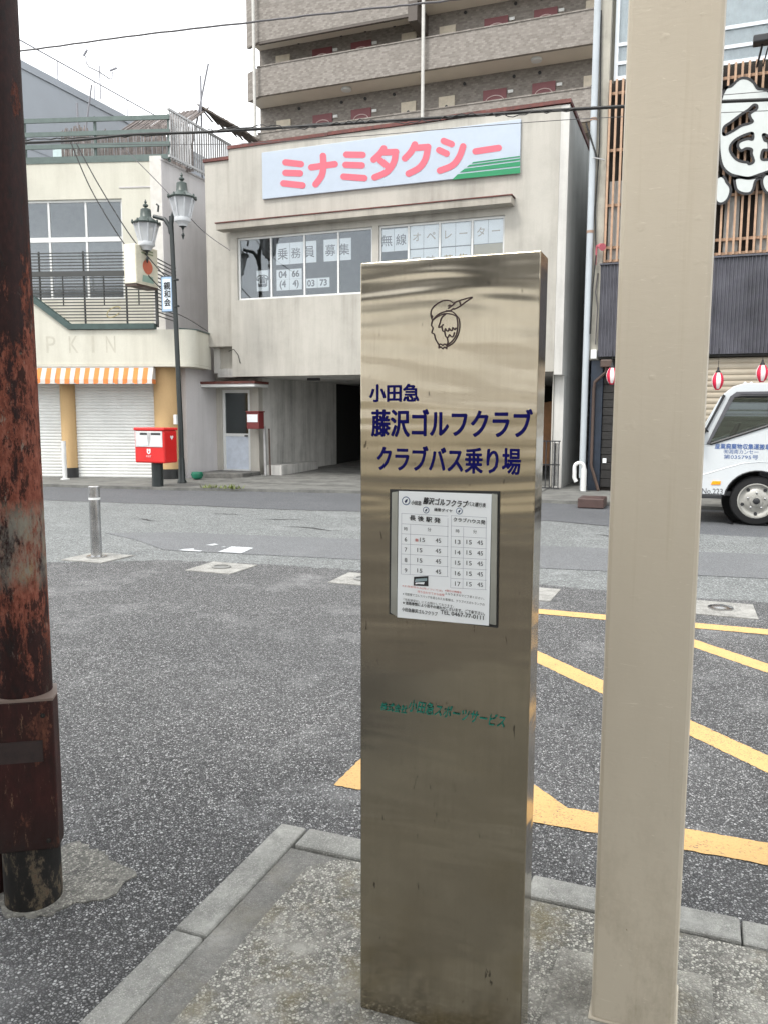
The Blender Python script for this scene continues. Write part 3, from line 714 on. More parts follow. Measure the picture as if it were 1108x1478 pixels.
MB().tube([(-1.99, 1.78, 0), (-1.985, 1.78, 3.9)], .022, 12).build('conduit', M_rust, t, smooth=True)

# ================================================================== TAXI OFFICE (middle)
def window(parent, fr, s0, s1, z0, z1, d, mull, fmat, fw=.045, gmat=None, trans=(), depth=.06):
    """a window part with its frame bars and one pane per light"""
    w = MB(fr)
    w.box(s0, s1, d, d+depth, z0, z0+fw); w.box(s0, s1, d, d+depth, z1-fw, z1)
    w.box(s0, s0+fw, d+.001, d+depth-.001, z0+fw, z1-fw); w.box(s1-fw, s1, d+.001, d+depth-.001, z0+fw, z1-fw)
    o = w.build('window', fmat, parent)
    ss = [s0+fw]+list(mull)+[s1-fw]; zs = [z0+fw]+list(trans)+[z1-fw]
    for q in mull: MB(fr).box(q-fw*.45, q+fw*.45, d+.004, d+depth-.004, z0+fw, z1-fw).build('mullion', fmat, o)
    for q in trans: MB(fr).box(s0+fw, s1-fw, d-.004, d+depth-.006, q-fw, q+fw).build('transom', fmat, o)
    for a, b in zip(ss, ss[1:]):
        for e, f in zip(zs, zs[1:]):
            MB(fr).box(a, b, d+.024, d+.030, e, f).build('pane', gmat or M_glass, o)
    return o
of = thing('office_building', 'pale concrete taxi office with a pink lettered sign over a garage', 'building', (-6.5, 19, .05))
F = 16.3
# front of the upper storey, built round the two window openings
w = MB()
w.box(-10.07, -2.70, F, F+.2, 2.4, 4.12)
w.box(-10.07, -2.70, F, F+.2, 5.5, 7.44)
w.box(-10.07, -9.9, F, F+.2, 4.12, 5.5); w.box(-6.59, -6.45, F, F+.2, 4.12, 5.5); w.box(-3.75, -2.70, F, F+.2, 4.12, 5.5)
w.build('front_wall', M_wall, of)
MB().box(-10.77, -10.072, F+.09, F+.3, 3.1, 7.25).build('front_wall', M_wall, of, bevel=.01)
MB().box(-2.70, -2.53, F, 24, 2.33, 7.44).build('side_wall', M_wall2, of, bevel=.01)
MB().box(-2.73, -2.535, 16.62, 24, .05, 2.33).build('side_wall', M_wall2, of)
MB().box(-10.765, -10.6, F+.302, 24, 2.5, 7.2).build('side_wall', M_wall2, of)
MB().box(-10.6, -2.7, F+.2, 24, 7.2, 7.3).build('roof', M_pave, of)
MB().box(-10.6, -2.7, F+.2, 24, 2.4, 2.6).build('floor_slab', M_gar, of)
w = MB(); w.box(-10.6, -2.7, 19.2, 19.3, 2.6, 7.2); w.build('inner_wall', M_inner, of)
# flashing: rusted red sheet along the parapet
for a, b, y0, z in ((-10.09, -7.6, F-.03, 7.44), (-7.6, -5.0, F-.03, 7.45), (-5.0, -2.5, F-.03, 7.46)): MB().box(a, b-.006, y0, F+.22, z, z+.07).build('flashing', M_redroof, of)
MB().box(-2.66, -2.5, F+.22, 24, 7.44, 7.52).build('flashing', M_redroof, of)
MB().box(-10.79, -10.1, F+.05, F+.32, 7.25, 7.32).build('flashing', M_redroof, of)
# hood ledge over the windows
lg = MB(); lg.prism([(-10.25, 5.64), (-3.56, 5.64), (-3.56, 5.78), (-10.25, 5.78)], F-.3, F-.002); l = lg.build('hood', M_ledge, of, bevel=.008)
MB().box(-10.27, -3.54, F-.32, F-.003, 5.782, 5.802).build('hood_cap', M_redroof, l)
window(of, G0, -9.9, -6.59, 4.12, 5.5, F+.06, (-9.06, -8.23, -7.41), M_frame)
window(of, G0, -6.45, -3.75, 4.12, 5.5, F+.06, (-5.80, -5.12, -4.43), M_frame)
# sign board
SB = F-.06
sb = MB(); P = [PY(*p, SB) for p in ((379, 221), (751.5, 172), (750, 250), (380.4, 287.7))]
sg = MB().box(-9.19, -3.46, SB, F-.002, 6.27, 7.26).build('sign_board', M_sign, of, bevel=.006)
def c2(x, y): return (340+x/2.77, y/2.77)
LET = [('ミ', [[(200, 648), (262, 655)], [(200, 690), (258, 692)], [(192, 732), (268, 740)]]),
       ('ナ', [[(303, 668), (397, 655)], [(350, 622), (351, 660), (345, 700), (320, 736)]]),
       ('ミ', [[(443, 617), (508, 618)], [(440, 658), (505, 660)], [(432, 705), (515, 711)]]),
       ('タ', [[(592, 592), (578, 612), (552, 637)], [(592, 608), (640, 606)], [(638, 608), (632, 645), (605, 685), (556, 708)], [(578, 640), (612, 668)]]),
       ('ク', [[(715, 576), (700, 605), (675, 632)], [(715, 590), (768, 586)], [(767, 588), (757, 635), (732, 670), (690, 693)]]),
       ('シ', [[(830, 562), (862, 575)], [(812, 599), (842, 613)], [(908, 584), (893, 625), (865, 660), (815, 681)]]),
       ('ー', [[(957, 604), (1050, 590)]])]
for ch, ls in LET: strokes([[c2(*p) for p in l] for l in ls], 9.3, 'letter', M_pink, sg, lambda x, y: PY(x, y, SB-.004), Vector((0, -1, 0)), step=.0012)
for a, b in (((652, 259, 660, 251), (750, 249.5, 750, 241)), ((663, 248.5, 670, 243), (750, 239, 750, 232.5)), ((673, 240.5, 677, 237.5), (750, 230.5, 750, 228)), ((680, 235.5, 682, 233.5), (750, 226, 750, 224.5))):
    P = [PY(*p, SB-.006) for p in ((a[0], a[1]), (b[0], b[1]), (b[2], b[3]), (a[2], a[3]))]
    MB().prism([(p.x, p.z) for p in P], SB-.008, SB-.004).build('stripe', M_sgreen, sg)
for x in (-7.75, -6.3, -4.9): MB().box(x-.004, x+.004, SB-.003, SB-.0015, 6.28, 7.25).build('joint', plain('sign_joint', (.42, .48, .56), .6), sg)
# sheets taped inside the windows
def poster(ch, x0, x1, z0, z1, label, mat=M_ink, em=.78, tilt=0.):
    t = thing('poster', label, 'poster', ((x0+x1)/2, F+.11, z0))
    MB().box(x0+.004, x1-.004, F+.108, F+.1095, z0, z1).build('sheet', M_paper, t)
    text(ch, 'character', mat, t, G0, (x0+x1)/2, F+.105, (z0+z1)/2, (x1-x0)*em if len(ch) == 1 else (x1-x0)*.62, bold=.03 if len(ch) == 2 or ch == '☎' else .008, lift=.0002)
def pz(px, py): p = PY(px, py, F+.108); return p.x, p.z
xa = [pz(x, y)[0] for x, y in ((398.5, 368), (418.5, 366), (436.5, 364), (457, 362))]
z0, z1 = pz(418, 381)[1], pz(418, 350)[1]
for od, ch, a, b in (('first', '乗', xa[0], xa[1]), ('second', '務', xa[1], xa[2]), ('third', '員', xa[2], xa[3])): poster(ch, a, b, z0, z1, f'{od} of five large character sheets in the upper row of the left window')
xb = [pz(x, 360)[0] for x in (467, 487, 507)]
for od, ch, a, b in (('fourth', '募', xb[0], xb[1]), ('last', '集', xb[1], xb[2])): poster(ch, a, b, z0, z1, f'{od} of five large character sheets in the upper row of the left window')
xc = [pz(x, 400)[0] for x in (399, 418, 436)]
zt, zm, zb_ = pz(418, 388)[1], pz(418, 402.5)[1], pz(418, 418.5)[1]
for wd, ch, a, b, e, f in (('zero four', '04', xc[0], xc[1], zm, zt), ('double six', '66', xc[1], xc[2], zm, zt), ('opening bracket and four', '(4', xc[0], xc[1], zb_, zm), ('four and closing bracket', '4)', xc[1], xc[2], zb_, zm)): poster(ch, a, b, e+.002, f-.002, f'small white sheet printed with {wd} in the left window')
xd = [pz(x, 407)[0] for x in (440, 458, 476)]; ze, zf = pz(458, 415)[1], pz(458, 401)[1]
for wd, ch, a, b in (('zero three', '03', xd[0], xd[1]), ('seven three', '73', xd[1], xd[2])): poster(ch, a, b, ze, zf, f'small white sheet printed with {wd} low in the left window')
x0, x1 = pz(370.5, 405)[0], pz(388, 405)[0]; poster('☎', x0, x1, pz(380, 420)[1], pz(380, 390)[1], 'white sheet with a telephone symbol taped in the left window', M_ink, .8)
xe = [pz(x, 345)[0] for x in (548, 568.5, 588.5)]; zz0, zz1 = pz(568, 362.5)[1], pz(568, 330)[1]
M_pap2 = plain('white_paper_neutral', (.82, .84, .83), .7, 0, .03)  # slightly more neutral white than the other paper
for od, ch, a, b in (('first', '無', xe[0], xe[1]), ('second', '線', xe[1], xe[2])): poster(ch, a, b, zz0, zz1, f'{od} of eight character sheets along the top of the right window')
xs = [pz(x, 340)[0] for x in (591, 611, 632.5, 636, 657, 679, 682.5, 704, 726)]
for od, ch, a, b in (('third', 'オ', xs[0], xs[1]), ('fourth', 'ペ', xs[1], xs[2]), ('fifth', 'レ', xs[3], xs[4]), ('sixth', 'ー', xs[4], xs[5]), ('seventh', 'タ', xs[6], xs[7]), ('last', 'ー', xs[7], xs[8])):
    poster(ch, a, b, zz0+.02, zz1+.03, f'{od} of eight character sheets along the top of the right window', M_inkf, .66)
for od, ch, a, b in (('first', '同', xs[0], xs[1]), ('second', '時', xs[1], xs[2]), ('third', '募', xs[3], xs[4]), ('last', '集', xs[4], xs[5])):
    poster(ch, a, b, zz0-.5, zz0+.0, f'{od} of four sheets in the half hidden lower row of the right window', M_inkf if ch in '同時' else plain('ochre_ink', (.4, .3, .12), .8), .7)
o = MB().box(xs[6], xs[8], F+.115, F+.125, 4.2, zz0+.01).build('cardboard_blind', plain('tan_board', (.42, .36, .24), .8)); o['label'] = 'tan board behind the last pane of the right window'; o['category'] = 'board'
# entrance: recessed wall, door, canopy
D = 17.0
w = MB(); w.box(-11.02, -10.82, D, D+.2, .05, 3.12); w.box(-10.04, -9.8, D, D+.2, .05, 2.4); w.box(-10.82, -10.04, D, D+.2, 2.12, 3.12); w.build('entrance_wall', M_wall, of)
MB().box(-10.62, -10.08, F+.33, D-.002, 2.56, 3.12).build('entrance_lintel', M_wall, of)
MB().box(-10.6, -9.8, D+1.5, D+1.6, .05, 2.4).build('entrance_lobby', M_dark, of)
cp = MB().prism([(-11.1, 2.17), (-9.53, 2.17), (-9.53, 2.24), (-11.1, 2.24)], F+.05, D-.003).build('door_canopy', M_frame, of, bevel=.008)
MB().box(-11.12, -9.51, F+.03, D-.004, 2.242, 2.30).build('canopy_roof', M_redroof, cp)
dr = MB(); dr.box(-10.82, -10.04, D+.03, D+.09, 2.05, 2.12); dr.box(-10.82, -10.75, D+.03, D+.09, .12, 2.05); dr.box(-10.11, -10.04, D+.03, D+.09, .12, 2.05); dr.box(-10.75, -10.11, D+.035, D+.085, 1.0, 1.07); dr.box(-10.75, -10.11, D+.03, D+.09, .12, .2)
dr = dr.build('door', M_frame, of)
MB().box(-10.75, -10.11, D+.055, D+.062, 1.07, 2.05).build('pane', M_doorglass, dr); MB().box(-10.75, -10.11, D+.05, D+.065, .2, 1.0).build('panel', plain('door_panel', (.55, .6, .68), .5), dr)
MB().box(-10.2, -10.12, D-.005, D+.03, 1.0, 1.03).build('handle', M_trim, dr)
# garage
w = MB(); w.slab([(-9.803, 17.203), (-9.44, 20.7), (-9.6, 20.72), (-9.96, 17.203)], .05, 2.4); w.build('garage_wall', M_gar, of)
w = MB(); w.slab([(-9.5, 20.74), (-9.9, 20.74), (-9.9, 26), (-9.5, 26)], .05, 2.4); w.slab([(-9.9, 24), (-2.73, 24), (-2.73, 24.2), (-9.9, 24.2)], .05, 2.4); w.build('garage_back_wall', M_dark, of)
MB().box(-9.67, -9.2, 17.0, 19.0, .05, .32).build('garage_plinth', M_gar, of)
mb = MB(); mb.quad((-9.9, 15.2, .055), (-2.74, 15.2, .055), (-2.74, 24, .2), (-9.9, 24, .2)); mb.build('garage_floor', M_garfloor, of)
MB().box(-2.76, -2.735, 16.58, 17.0, .05, 2.39).build('garage_pillar', M_wall, of)
MB().box(-8.7, -8.4, 17.4, 17.5, 2.34, 2.399).build('garage_lamp', M_trim, of)
# brown sheeting and steel gate in the right end of the garage
o = MB().prism([(-3.4, .4), (-2.78, .4), (-2.78, 1.75), (-2.95, 1.86), (-3.4, 1.8)], 18.2, 19.4).build('tarpaulin', M_bark, bevel=.04); o['label'] = 'brown tarpaulin covered pile inside the right end of the garage'; o['category'] = 'tarpaulin'
gt = thing('steel_gate', 'low folding steel gate at the right end of the garage', 'gate', (-2.65, 16.1, .05))
for k in range(6): MB().bar((-2.95+k*.085, 16.15, .08), (-2.95+k*.085, 16.15, 1.02), .018).build('bar', M_trim, gt)
MB().box(-2.66, -2.55, 16.2, 16.22, .12, .98).build('panel', M_inox, gt)
for z in (.08, .55, 1.02): MB().bar((-2.98, 16.15, z), (-2.5, 16.15, z), .022).build('rail', M_trim, gt)
# step, letter box on a post, hose basin, weeds
o = MB().slab([(-10.9, 15.9), (-9.75, 16.15), (-9.75, 16.98), (-10.9, 16.98)], .04, .17).build('entrance_step', M_granite, bevel=.02); o['label'] = 'dark stone step in front of the office door'; o['category'] = 'step'
lb = thing('letter_box', 'small red and white letter box fixed to a post beside the office door', 'letter box', (-9.72, 16.75, .05))
a, b = PY(359, 595, 16.7), PY(377, 619, 16.7)
MB().box(a.x, b.x, 16.6, 16.85, b.z, a.z).build('box', plain('letter_red', (.17, .03, .03), .5), lb, bevel=.01)
MB().box(a.x+.02, b.x-.03, 16.595, 16.6, b.z+.16, a.z-.05).build('label_plate', M_paper, lb)
MB().box(a.x-.01, b.x+.01, 16.58, 16.87, a.z, a.z+.03).build('lid', plain('letter_red', (.17, .03, .03)), lb)
MB().bar((b.x+.0, 16.9, .05), (b.x-.02, 16.9, 1.25), .05).build('post', M_barsteel, lb); MB().tube([(b.x+.12, 16.9, .05), (b.x+.1, 16.9, 1.2)], .02, 8).build('pipe', M_brown, lb)
c = PG(285, 692, .05)
o = MB().lathe((c.x, c.y, .05), [(.04, 0), (.11, .03), (.14, .11), (.12, .17), (.02, .18)], 14).build('green_basin', M_cloth, smooth=True); o['label'] = 'green plastic basin by the alley at the pavement edge'; o['category'] = 'basin'
def tuft(p, n, h, label):
    mb = MB()
    for k in range(n):
        a = random.uniform(0, 6.28); r = random.uniform(0, .16); x, y = p.x+r*math.cos(a)*1.6, p.y+r*math.sin(a); hh = h*random.uniform(.4, 1); b = random.uniform(0, 6.28); l = random.uniform(.02, .08)
        q = mb.pts([(x-.012*math.sin(b), y+.012*math.cos(b), .05), (x+.012*math.sin(b), y-.012*math.cos(b), .05), (x+l*math.cos(b), y+l*math.sin(b), .05+hh)]); mb.face((q, q+1, q+2))
    o = mb.build('weeds', M_weed); o['label'] = label; o['category'] = 'weeds'; o['kind'] = 'stuff'
tuft(PG(305, 704, .05), 60, .09, 'green weeds at the kerb in front of the step'); tuft(PG(335, 705, .05), 70, .10, 'green weeds at the kerb left of the garage drive')
# wires and hooks on the corner
mb = MB(); mb.tube([(-10.15, F-.02, 2.98), (-10.0, F-.05, 3.02), (-9.9, F-.03, 2.9), (-9.85, F-.02, 2.7)], .008, 6); mb.build('loose_wire', M_cable, of)

# ================================================================== APARTMENT BLOCK (behind)
ap = thing('apartment_building', 'tall tiled apartment block with maroon doors rising behind the taxi office', 'building', (-11, 38, 0))
AW, AP = 36., 34.5
MB().box(-20.42, 0, AW, 48, 0, 24).build('wall', M_tile, ap)
FL = 2.94
def parapet(z0, z1, x0, x1, soff, front=AP):
    w = MB(); w.slab([(x0-.85, front+.42), (x0, front), (x1, front), (x1, front+.16), (x0+.03, front+.16), (x0-.75, front+.55)], z0, z1); o = w.build('parapet', M_tile, ap)
    MB().slab([(x0-.8, front+.5), (x0, front+.05), (x1, front+.05), (x1, AW-.002), (-20.42, AW-.002)], soff, soff+.18).build('walkway', M_soffit, ap)
    MB().box(x0-.1, x1, front-.03, front+.18, z1, z1+.05).build('coping', M_tile, ap)
    return o
for k in range(-4, 1): parapet(16.25+k*FL, 17.52+k*FL, -19.62, 0, 16.3+k*FL)
parapet(19.1, 20.5, -12.3, 0, 19.15); parapet(18.62, 22.5, -19.62, -12.32, 18.95, AP-.02)
MB().box(-19.6, -12.3, AP-.04, AP+.1, 18.5, 18.6).build('beam', M_brownbeam, ap)
MB().prism([(-12.3, 18.3), (-11.9, 18.3), (-11.9, 19.1), (-12.3, 19.1)], AP-.05, AW-.01).build('beam', M_brownbeam, ap)
for k in (-1, 0, 1):
    zt = 15.62+k*FL
    for x0, x1 in ((-17.58, -16.57), (-15.61, -14.61), (-9.35, -8.31), (-7.2, -6.22)):
        d = MB().box(x0, x1, AW-.05, AW-.002, zt-2.05, zt).build('door', M_door, ap)
        q = MB(); n = 9; pts = [(x0+.14+(x1-x0-.28)*i/n, zt-.42+.16*math.sin(math.pi*i/n)**.6) for i in range(n+1)]
        q.tube([(x0+.14, AW-.06, zt-1.6)]+[(a, AW-.06, b) for a, b in pts]+[(x1-.14, AW-.06, zt-1.6)], .022, 5); q.build('arch_trim', M_arch, d)
        MB().box(x1+.06, x1+.28, AW-.08, AW-.002, zt-.24, zt-.12).build('name_plate', M_frame, ap)
    for x0, x1 in ((-19.51, -18.76), (-13.15, -12.45), (-11.37, -10.64), (-5.05, -4.3)):
        b = MB().box(x0, x1, AW-.06, AW-.002, zt-1.9, zt).build('meter_panel', M_creambox, ap)
        MB().lathe(((x0+x1)/2, AW-.062, zt-.45), [(.07, 0), (.07, -.03), (.01, -.03)], 12, axis=1).build('vent', M_trim, b)
    for x in (-18.3, -16.1, -14.9, -13.5, -8, -10.2, -6.9): MB().lathe((x, AW-.002, zt+.42), [(.07, 0), (.07, -.05), (.01, -.05)], 10, axis=1).build('vent', M_trim, ap)
for k, x in ((0, -15.5), (0, -6.9), (1, -15.6)): MB().lathe((x, 35.2, 16.3+k*FL-.14), [(.05, 0), (.22, .03), (.24, .09), (.22, .14)], 18).build('ceiling_lamp', M_frame, ap, smooth=True)
for px, y in ((366.5, 60), (610, 60)):
    p = PY(px, y, 34.25); MB().tube([(p.x, 34.25, 8), (p.x, 34.25, 24)], .075, 10).build('downpipe', plain('apartment_pipe', (.5, .49, .46), .5), ap, smooth=True)

# ================================================================== CREAM SHOP (left)
LF = FR((-11.07, 15.5), 16)
sh = thing('shop_building', 'cream two storey shop with striped awning, balcony and roof deck', 'building', (-13.5, 17, .05))
# ground floor
MB(LF).box(-2.46, -.55, .12, .2, 2.2, 2.75).build('shutter_box', M_shut, sh)
def shutter(s0, s1, d, z0, z1, fr, mat, parent, pitch=.072, name='shutter'):
    mb = MB(fr); n = int((z1-z0)/pitch); pitch = (z1-z0)/n
    for k in range(n):
        z = z0+k*pitch; pr = [(0, 0.), (-.014, pitch*.25), (-.018, pitch*.55), (-.012, pitch*.85), (0, pitch*.93), (0, pitch)]
        for (a, b), (c, e) in zip(pr, pr[1:]): mb.quad((s0, d+a, z+b), (s1, d+a, z+b), (s1, d+c, z+e), (s0, d+c, z+e))
    return mb.build(name, mat, parent)
shutter(-2.46, -.55, .14, .05, 2.22, LF, M_shut, sh); shutter(-5.2, -2.8, .14, .05, 2.22, LF, M_shut, sh)
def column(s, r, name='column'):
    c = LF(s, .1, 0); o = MB().lathe((c.x, c.y, .28), [(r, 0), (r, 2.45)], 28).build(name, M_tan, sh, smooth=True)
    MB().lathe((c.x, c.y, .05), [(r+.012, 0), (r+.012, .23)], 28).build('column_foot', M_black, o, smooth=True)
column(-2.63, .17); column(-.26, .29)
MB(LF).box(-2.66, -2.6, .25, .5, .05, 2.7).build('wall', M_tan, sh)
# side wall towards the alley, along the grid
def side(x0, x1, y0, y1, z0, z1, mat, name='side_wall', **k): return MB().box(x0, x1, y0, y1, z0, z1).build(name, mat, sh, **k)
side(-11.2, -10.98, 15.75, 24, .05, 3.3, M_side)
# fascia band with its diagonal step up
fp = [(-6, 2.64), (.25, 2.64), (.25, 3.39), (-2.28, 3.39), (-3.21, 4.08), (-6, 4.08)]
fs = MB(LF).prism(fp, -.4, .1).build('fascia', M_cream, sh)
a = [LF(.25, -.4, 0), LF(.25, .1, 0)]
pl = [(.25, -.4)]+[(.25+.3*math.sin(R(q)), -.1-.3*math.cos(R(q))) for q in range(0, 91, 10)]+[(.55, .9), (.25, .9)]
MB(LF).slab(pl, 2.64, 3.39).build('fascia_end', M_cream, sh, smooth=True)
MB(LF).slab([(s_*1., d_-.03) if d_ < .9 else (s_, d_) for s_, d_ in pl], 2.58, 2.636).build('fascia_lip', M_cream, sh)
MB(LF).box(-6, .25, -.43, .1, 2.58, 2.636).build('fascia_lip', M_cream, sh)
MB(LF).slab([(.25, -.42), (.58, -.1), (.58, .9), (.25, .9)], 3.392, 3.42).build('fascia_cap', M_green, sh)
for ch, s_ in (('M', -3.75), ('P', -2.72), ('K', -2.19), ('I', -1.74), ('N', -1.33)): text(ch, 'letter', plain('faded_letter', (.47, .45, .38), .85), fs, LF, s_, -.402, 3.07, .5, height=.37, width=.22 if ch != 'I' else .06)
text('P', 'letter', MAT['faded_letter'], fs, LF, -3.17, -.402, 3.05, .5, height=.37, width=.1)
bm = MB(LF); bm.prism([(-.3, 3.40), (-.3, 3.52), (-2.24, 3.52), (-3.18, 4.22), (-6, 4.22), (-6, 4.10), (-3.22, 4.10), (-2.28, 3.40)], -.46, -.3); bm.build('balcony_beam', M_green, sh)
MB(LF).box(-6, -.2, -.3, 1.0, 3.3, 3.395).build('balcony_floor', M_side, sh)
# balcony railing: every bar its own part
br = bpy.data.objects.new('balcony_railing', None); COL.objects.link(br); br.parent = sh; br.location = LF(-2.3, -.3, 3.5)-wloc(sh)
z = 3.60; zs = []
while z < 5.12: zs.append(z); z += .067
for z in zs: MB(LF).bar((-5.6 if z > 4.25 else -2.35-(z-3.5)*1.2, -.3, z), (-.3, -.3, z), .022).build('bar', M_balbar, br)
MB(LF).box(-5.6, -.3, -.335, -.27, 4.57, 4.68).build('rail', M_balbar, br)
for s_ in (-2.98, -1.95, -.98): MB(LF).bar((s_, -.27, 3.5 if s_ > -2.5 else 4.0), (s_, -.27, 5.12), .03).build('post', M_balbar, br)
for s_ in (-3.3, -2.45, -1.5, -.7): MB(LF).bar((s_, -.265, 3.95 if s_ > -3 else 4.3), (s_, -.265, 4.6), .02).build('post', M_balbar, br)
MB(LF).bar((-.28, -.3, 3.45), (-.28, -.3, 5.0), .05).build('post', M_balbar, br)
for k in range(16): MB(LF).bar((-.27, -.26, 3.7+k*.083), (-.27, .95, 3.7+k*.083), .02).build('bar', M_balbar, br)
# loop of cable left on the railing
mb = MB(LF); mb.tube([(-1.25+.16*math.cos(a), -.36, 3.78+.1*math.sin(a)+.06*math.cos(a)) for a in [R(q) for q in range(0, 340, 20)]], .012, 6)
o = mb.build('hose_loop', plain('hose_tan', (.35, .3, .15), .6)); o['label'] = 'loop of pale hose hanging on the shop balcony railing'; o['category'] = 'hose'
# upper storey wall round the window
w = MB(LF); w.box(-7, -.6, 1.0, 1.2, 6.57, 7.42); w.box(-7, -.6, 1.0, 1.2, 3.3, 4.25); w.box(-1.55, -.6, 1.0, 1.2, 4.25, 6.57); w.build('upper_wall', M_cream, sh)
MB(LF).box(-1.6, -.6, .985, .999, 6.80, 6.83).build('wall_joint', M_side, sh)
MB(LF).box(-7, -.8, 3.2, 3.3, 3.3, 7.3).build('inner_wall', M_inner, sh)
MB(LF).box(-7, -.8, 1.2, 6, 7.3, 7.4).build('roof_deck', M_pave, sh)
window(sh, LF, -5.4, -1.55, 4.25, 6.57, 1.06, (-4.35, -3.39, -2.47), M_frame, .055, None, (5.66,))
# side wall of the upper storey, its front edge white
p = LF(-.6, 1.0, 0); X0 = p.x+.0
side(X0-.15, X0+.05, p.y-.02, p.y+7, 3.43, 7.4, M_side)
MB(LF).box(-.84, -.56, .97, .998, 3.45, 7.5).build('corner_pier', plain('pier_white', (.62, .6, .56), .85, 0, .1), sh)
# coping and side rail of the deck
side(X0-.17, X0+.07, p.y-.03, p.y+4, 7.402, 7.44, M_side, 'coping')
rr = bpy.data.objects.new('roof_railing', None); COL.objects.link(rr); rr.parent = sh; rr.location = LF(-2.3, 1.0, 7.4)-wloc(sh)
for z in (7.50, 7.78, 8.06, 8.37): MB(LF).box(-6, -.36, 1.02, 1.06, z-.05, z+.05).build('rail', M_greenrail, rr)
for s_ in (-3.91, -2.18, -.40): MB(LF).bar((s_, 1.1, 7.4), (s_, 1.1, 8.45), .05).build('post', M_greenrail, rr)
MB(LF).box(-6, -.62, .985, .999, 7.39, 7.45).build('rail', M_greenrail, rr)
q0 = LF(-.36, 1.04, 0)
for k in range(26): MB().bar((q0.x, q0.y+.02+k*.1, 7.44), (q0.x, q0.y+.02+k*.1, 8.52), .03).build('bar', M_barsteel, rr)
for z in (8.54, 7.5): MB().bar((q0.x, q0.y-.05, z), (q0.x, q0.y+2.65, z), .05).build('rail', M_barsteel, rr)
# awning: scalloped stripes of cloth
aw = MB(LF); n = 36; s0, s1 = -4.4, -.36
for k in range(n):
    a = s0+(s1-s0)*k/n; b = s0+(s1-s0)*(k+1)/n; c = k % 2
    j = random.uniform(-.008, .008)
    aw.quad((a, -.52+j, 2.30), (b, -.52-j, 2.30), (b, -.415, 2.56), (a, -.415, 2.56), c); aw.quad((a, -.525+j, 2.2+j), (b, -.525-j, 2.2-j), (b, -.52-j, 2.30), (a, -.52+j, 2.30), c)
aw.quad((s1, -.52, 2.3), (s1, -.3, 2.3), (s1, -.3, 2.56), (s1, -.415, 2.56), 1); aw.quad((s1, -.52, 2.2), (s1, -.3, 2.2), (s1, -.3, 2.3), (s1, -.52, 2.3), 0)
aw = aw.build('awning', [M_awno, M_awnw], sh); MB(LF).bar((s0, -.4, 2.57), (s1, -.4, 2.57), .035).build('awning_tube', M_frame2, aw); MB(LF).bar((s0, -.512, 2.205), (s1, -.512, 2.205), .02).build('awning_bar', M_frame2, aw)
# projecting sign box with a red fruit
bxs = bpy.data.objects.new('sign_box', None); COL.objects.link(bxs); bxs.parent = sh; bxs.location = LF(-.7, -.6, 4.4)-wloc(sh)
ba, bb = PY(178, 352, 14.3), PY(197, 408, 14.3)
SX = bb.x; MB().box(ba.x, SX, 14.3, 15.05, bb.z, ba.z).build('case', plain('sign_ivory', (.72, .68, .55), .5), bxs, bevel=.012)
MB().box(ba.x+.02, SX-.02, 14.32, 15.03, bb.z-.05, bb.z-.001).build('case_bottom', M_brown, bxs)
MB().box(SX+.001, SX+.01, 14.33, 15.02, bb.z+.03, ba.z-.03).build('face', plain('sign_face', (.58, .55, .44), .5), bxs)
mb = MB(); cy, cz = 14.68, (bb.z+ba.z)/2-.02
k = mb.pts([(SX+.014, cy+.17*math.cos(a), cz+.16*math.sin(a)*(1-.12*abs(math.cos(a)))) for a in [2*math.pi*i/20 for i in range(20)]]); mb.face([k+i for i in range(20)]); mb.build('fruit_picture', plain('fruit_red', (.5, .13, .07), .6), bxs)
mb = MB(); mb.quad((SX+.014, cy-.2, bb.z+.06), (SX+.014, cy+.2, bb.z+.06), (SX+.014, cy+.17, bb.z+.2), (SX+.014, cy-.17, bb.z+.2)); mb.build('leaf_picture', plain('leaf_grey_green', (.25, .36, .3), .6), bxs)
for z in (.08, .14): mb = MB(); mb.quad((SX+.014, cy-.2, ba.z-z-.03), (SX+.014, cy+.2, ba.z-z-.03), (SX+.014, cy+.2, ba.z-z), (SX+.014, cy-.2, ba.z-z)); mb.build('print_line', plain('print_green', (.2, .24, .14), .6), bxs)
# small fittings on the ground-floor column and side wall
c = LF(.06, -.28, 1.4); MB().box(c.x-.04, c.x+.04, c.y-.02, c.y+.05, 1.3, 1.52).build('meter_cover', M_frame, sh, bevel=.01)
mb = MB(); mb.tube([(-10.97, 19.0, .05), (-10.9, 18.9, .5), (-10.95, 19.2, 1.0)], .03, 8); mb.build('standpipe', M_barsteel, sh)
MB().lathe((-10.9, 17.2, 2.55), [(.03, 0), (.07, .03), (.07, .14), (.03, .17)], 10).build('wall_lamp', M_frame, sh, smooth=True)
# weathered reed screens and slatted lean-to on the deck
rs = thing('reed_screen', 'weathered grey reed screens and broken slatted lean-to on the shop roof deck', 'screen', LF(-1.5, 2.4, 7.4))
mb = MB(LF)
for k in range(190):
    s_ = -3.4+k*.0175; top = 8.42+.1*math.sin(k*.05)+random.uniform(-.05, .05)-(.25*max(0, 1-abs(s_+2.55)/.25) if k % 3 else .35*max(0, 1-abs(s_+2.55)/.3))
    mb.bar((s_, 1.9+random.uniform(-.02, .02), 7.4), (s_+random.uniform(-.02, .02), 1.9, top), .015)
mb.build('reed_mat', M_reed, rs, kind='stuff')
mb = MB()
A_, B_ = Vector((-13.9, 18.0, 9.2)), Vector((-11.95, 18.0, 9.2)); 
for k in range(110):
    t_ = k/109; x = -14.0+2.15*t_; z = 9.22+.02*math.sin(k)+random.uniform(-.02, .02)
    mb.bar((x, 18.3, z), (x+random.uniform(-.02, .02)+.05, 17.2, z-.75-random.uniform(0, .06)), .02)
mb.build('reed_mat', M_reed, rs, kind='stuff')
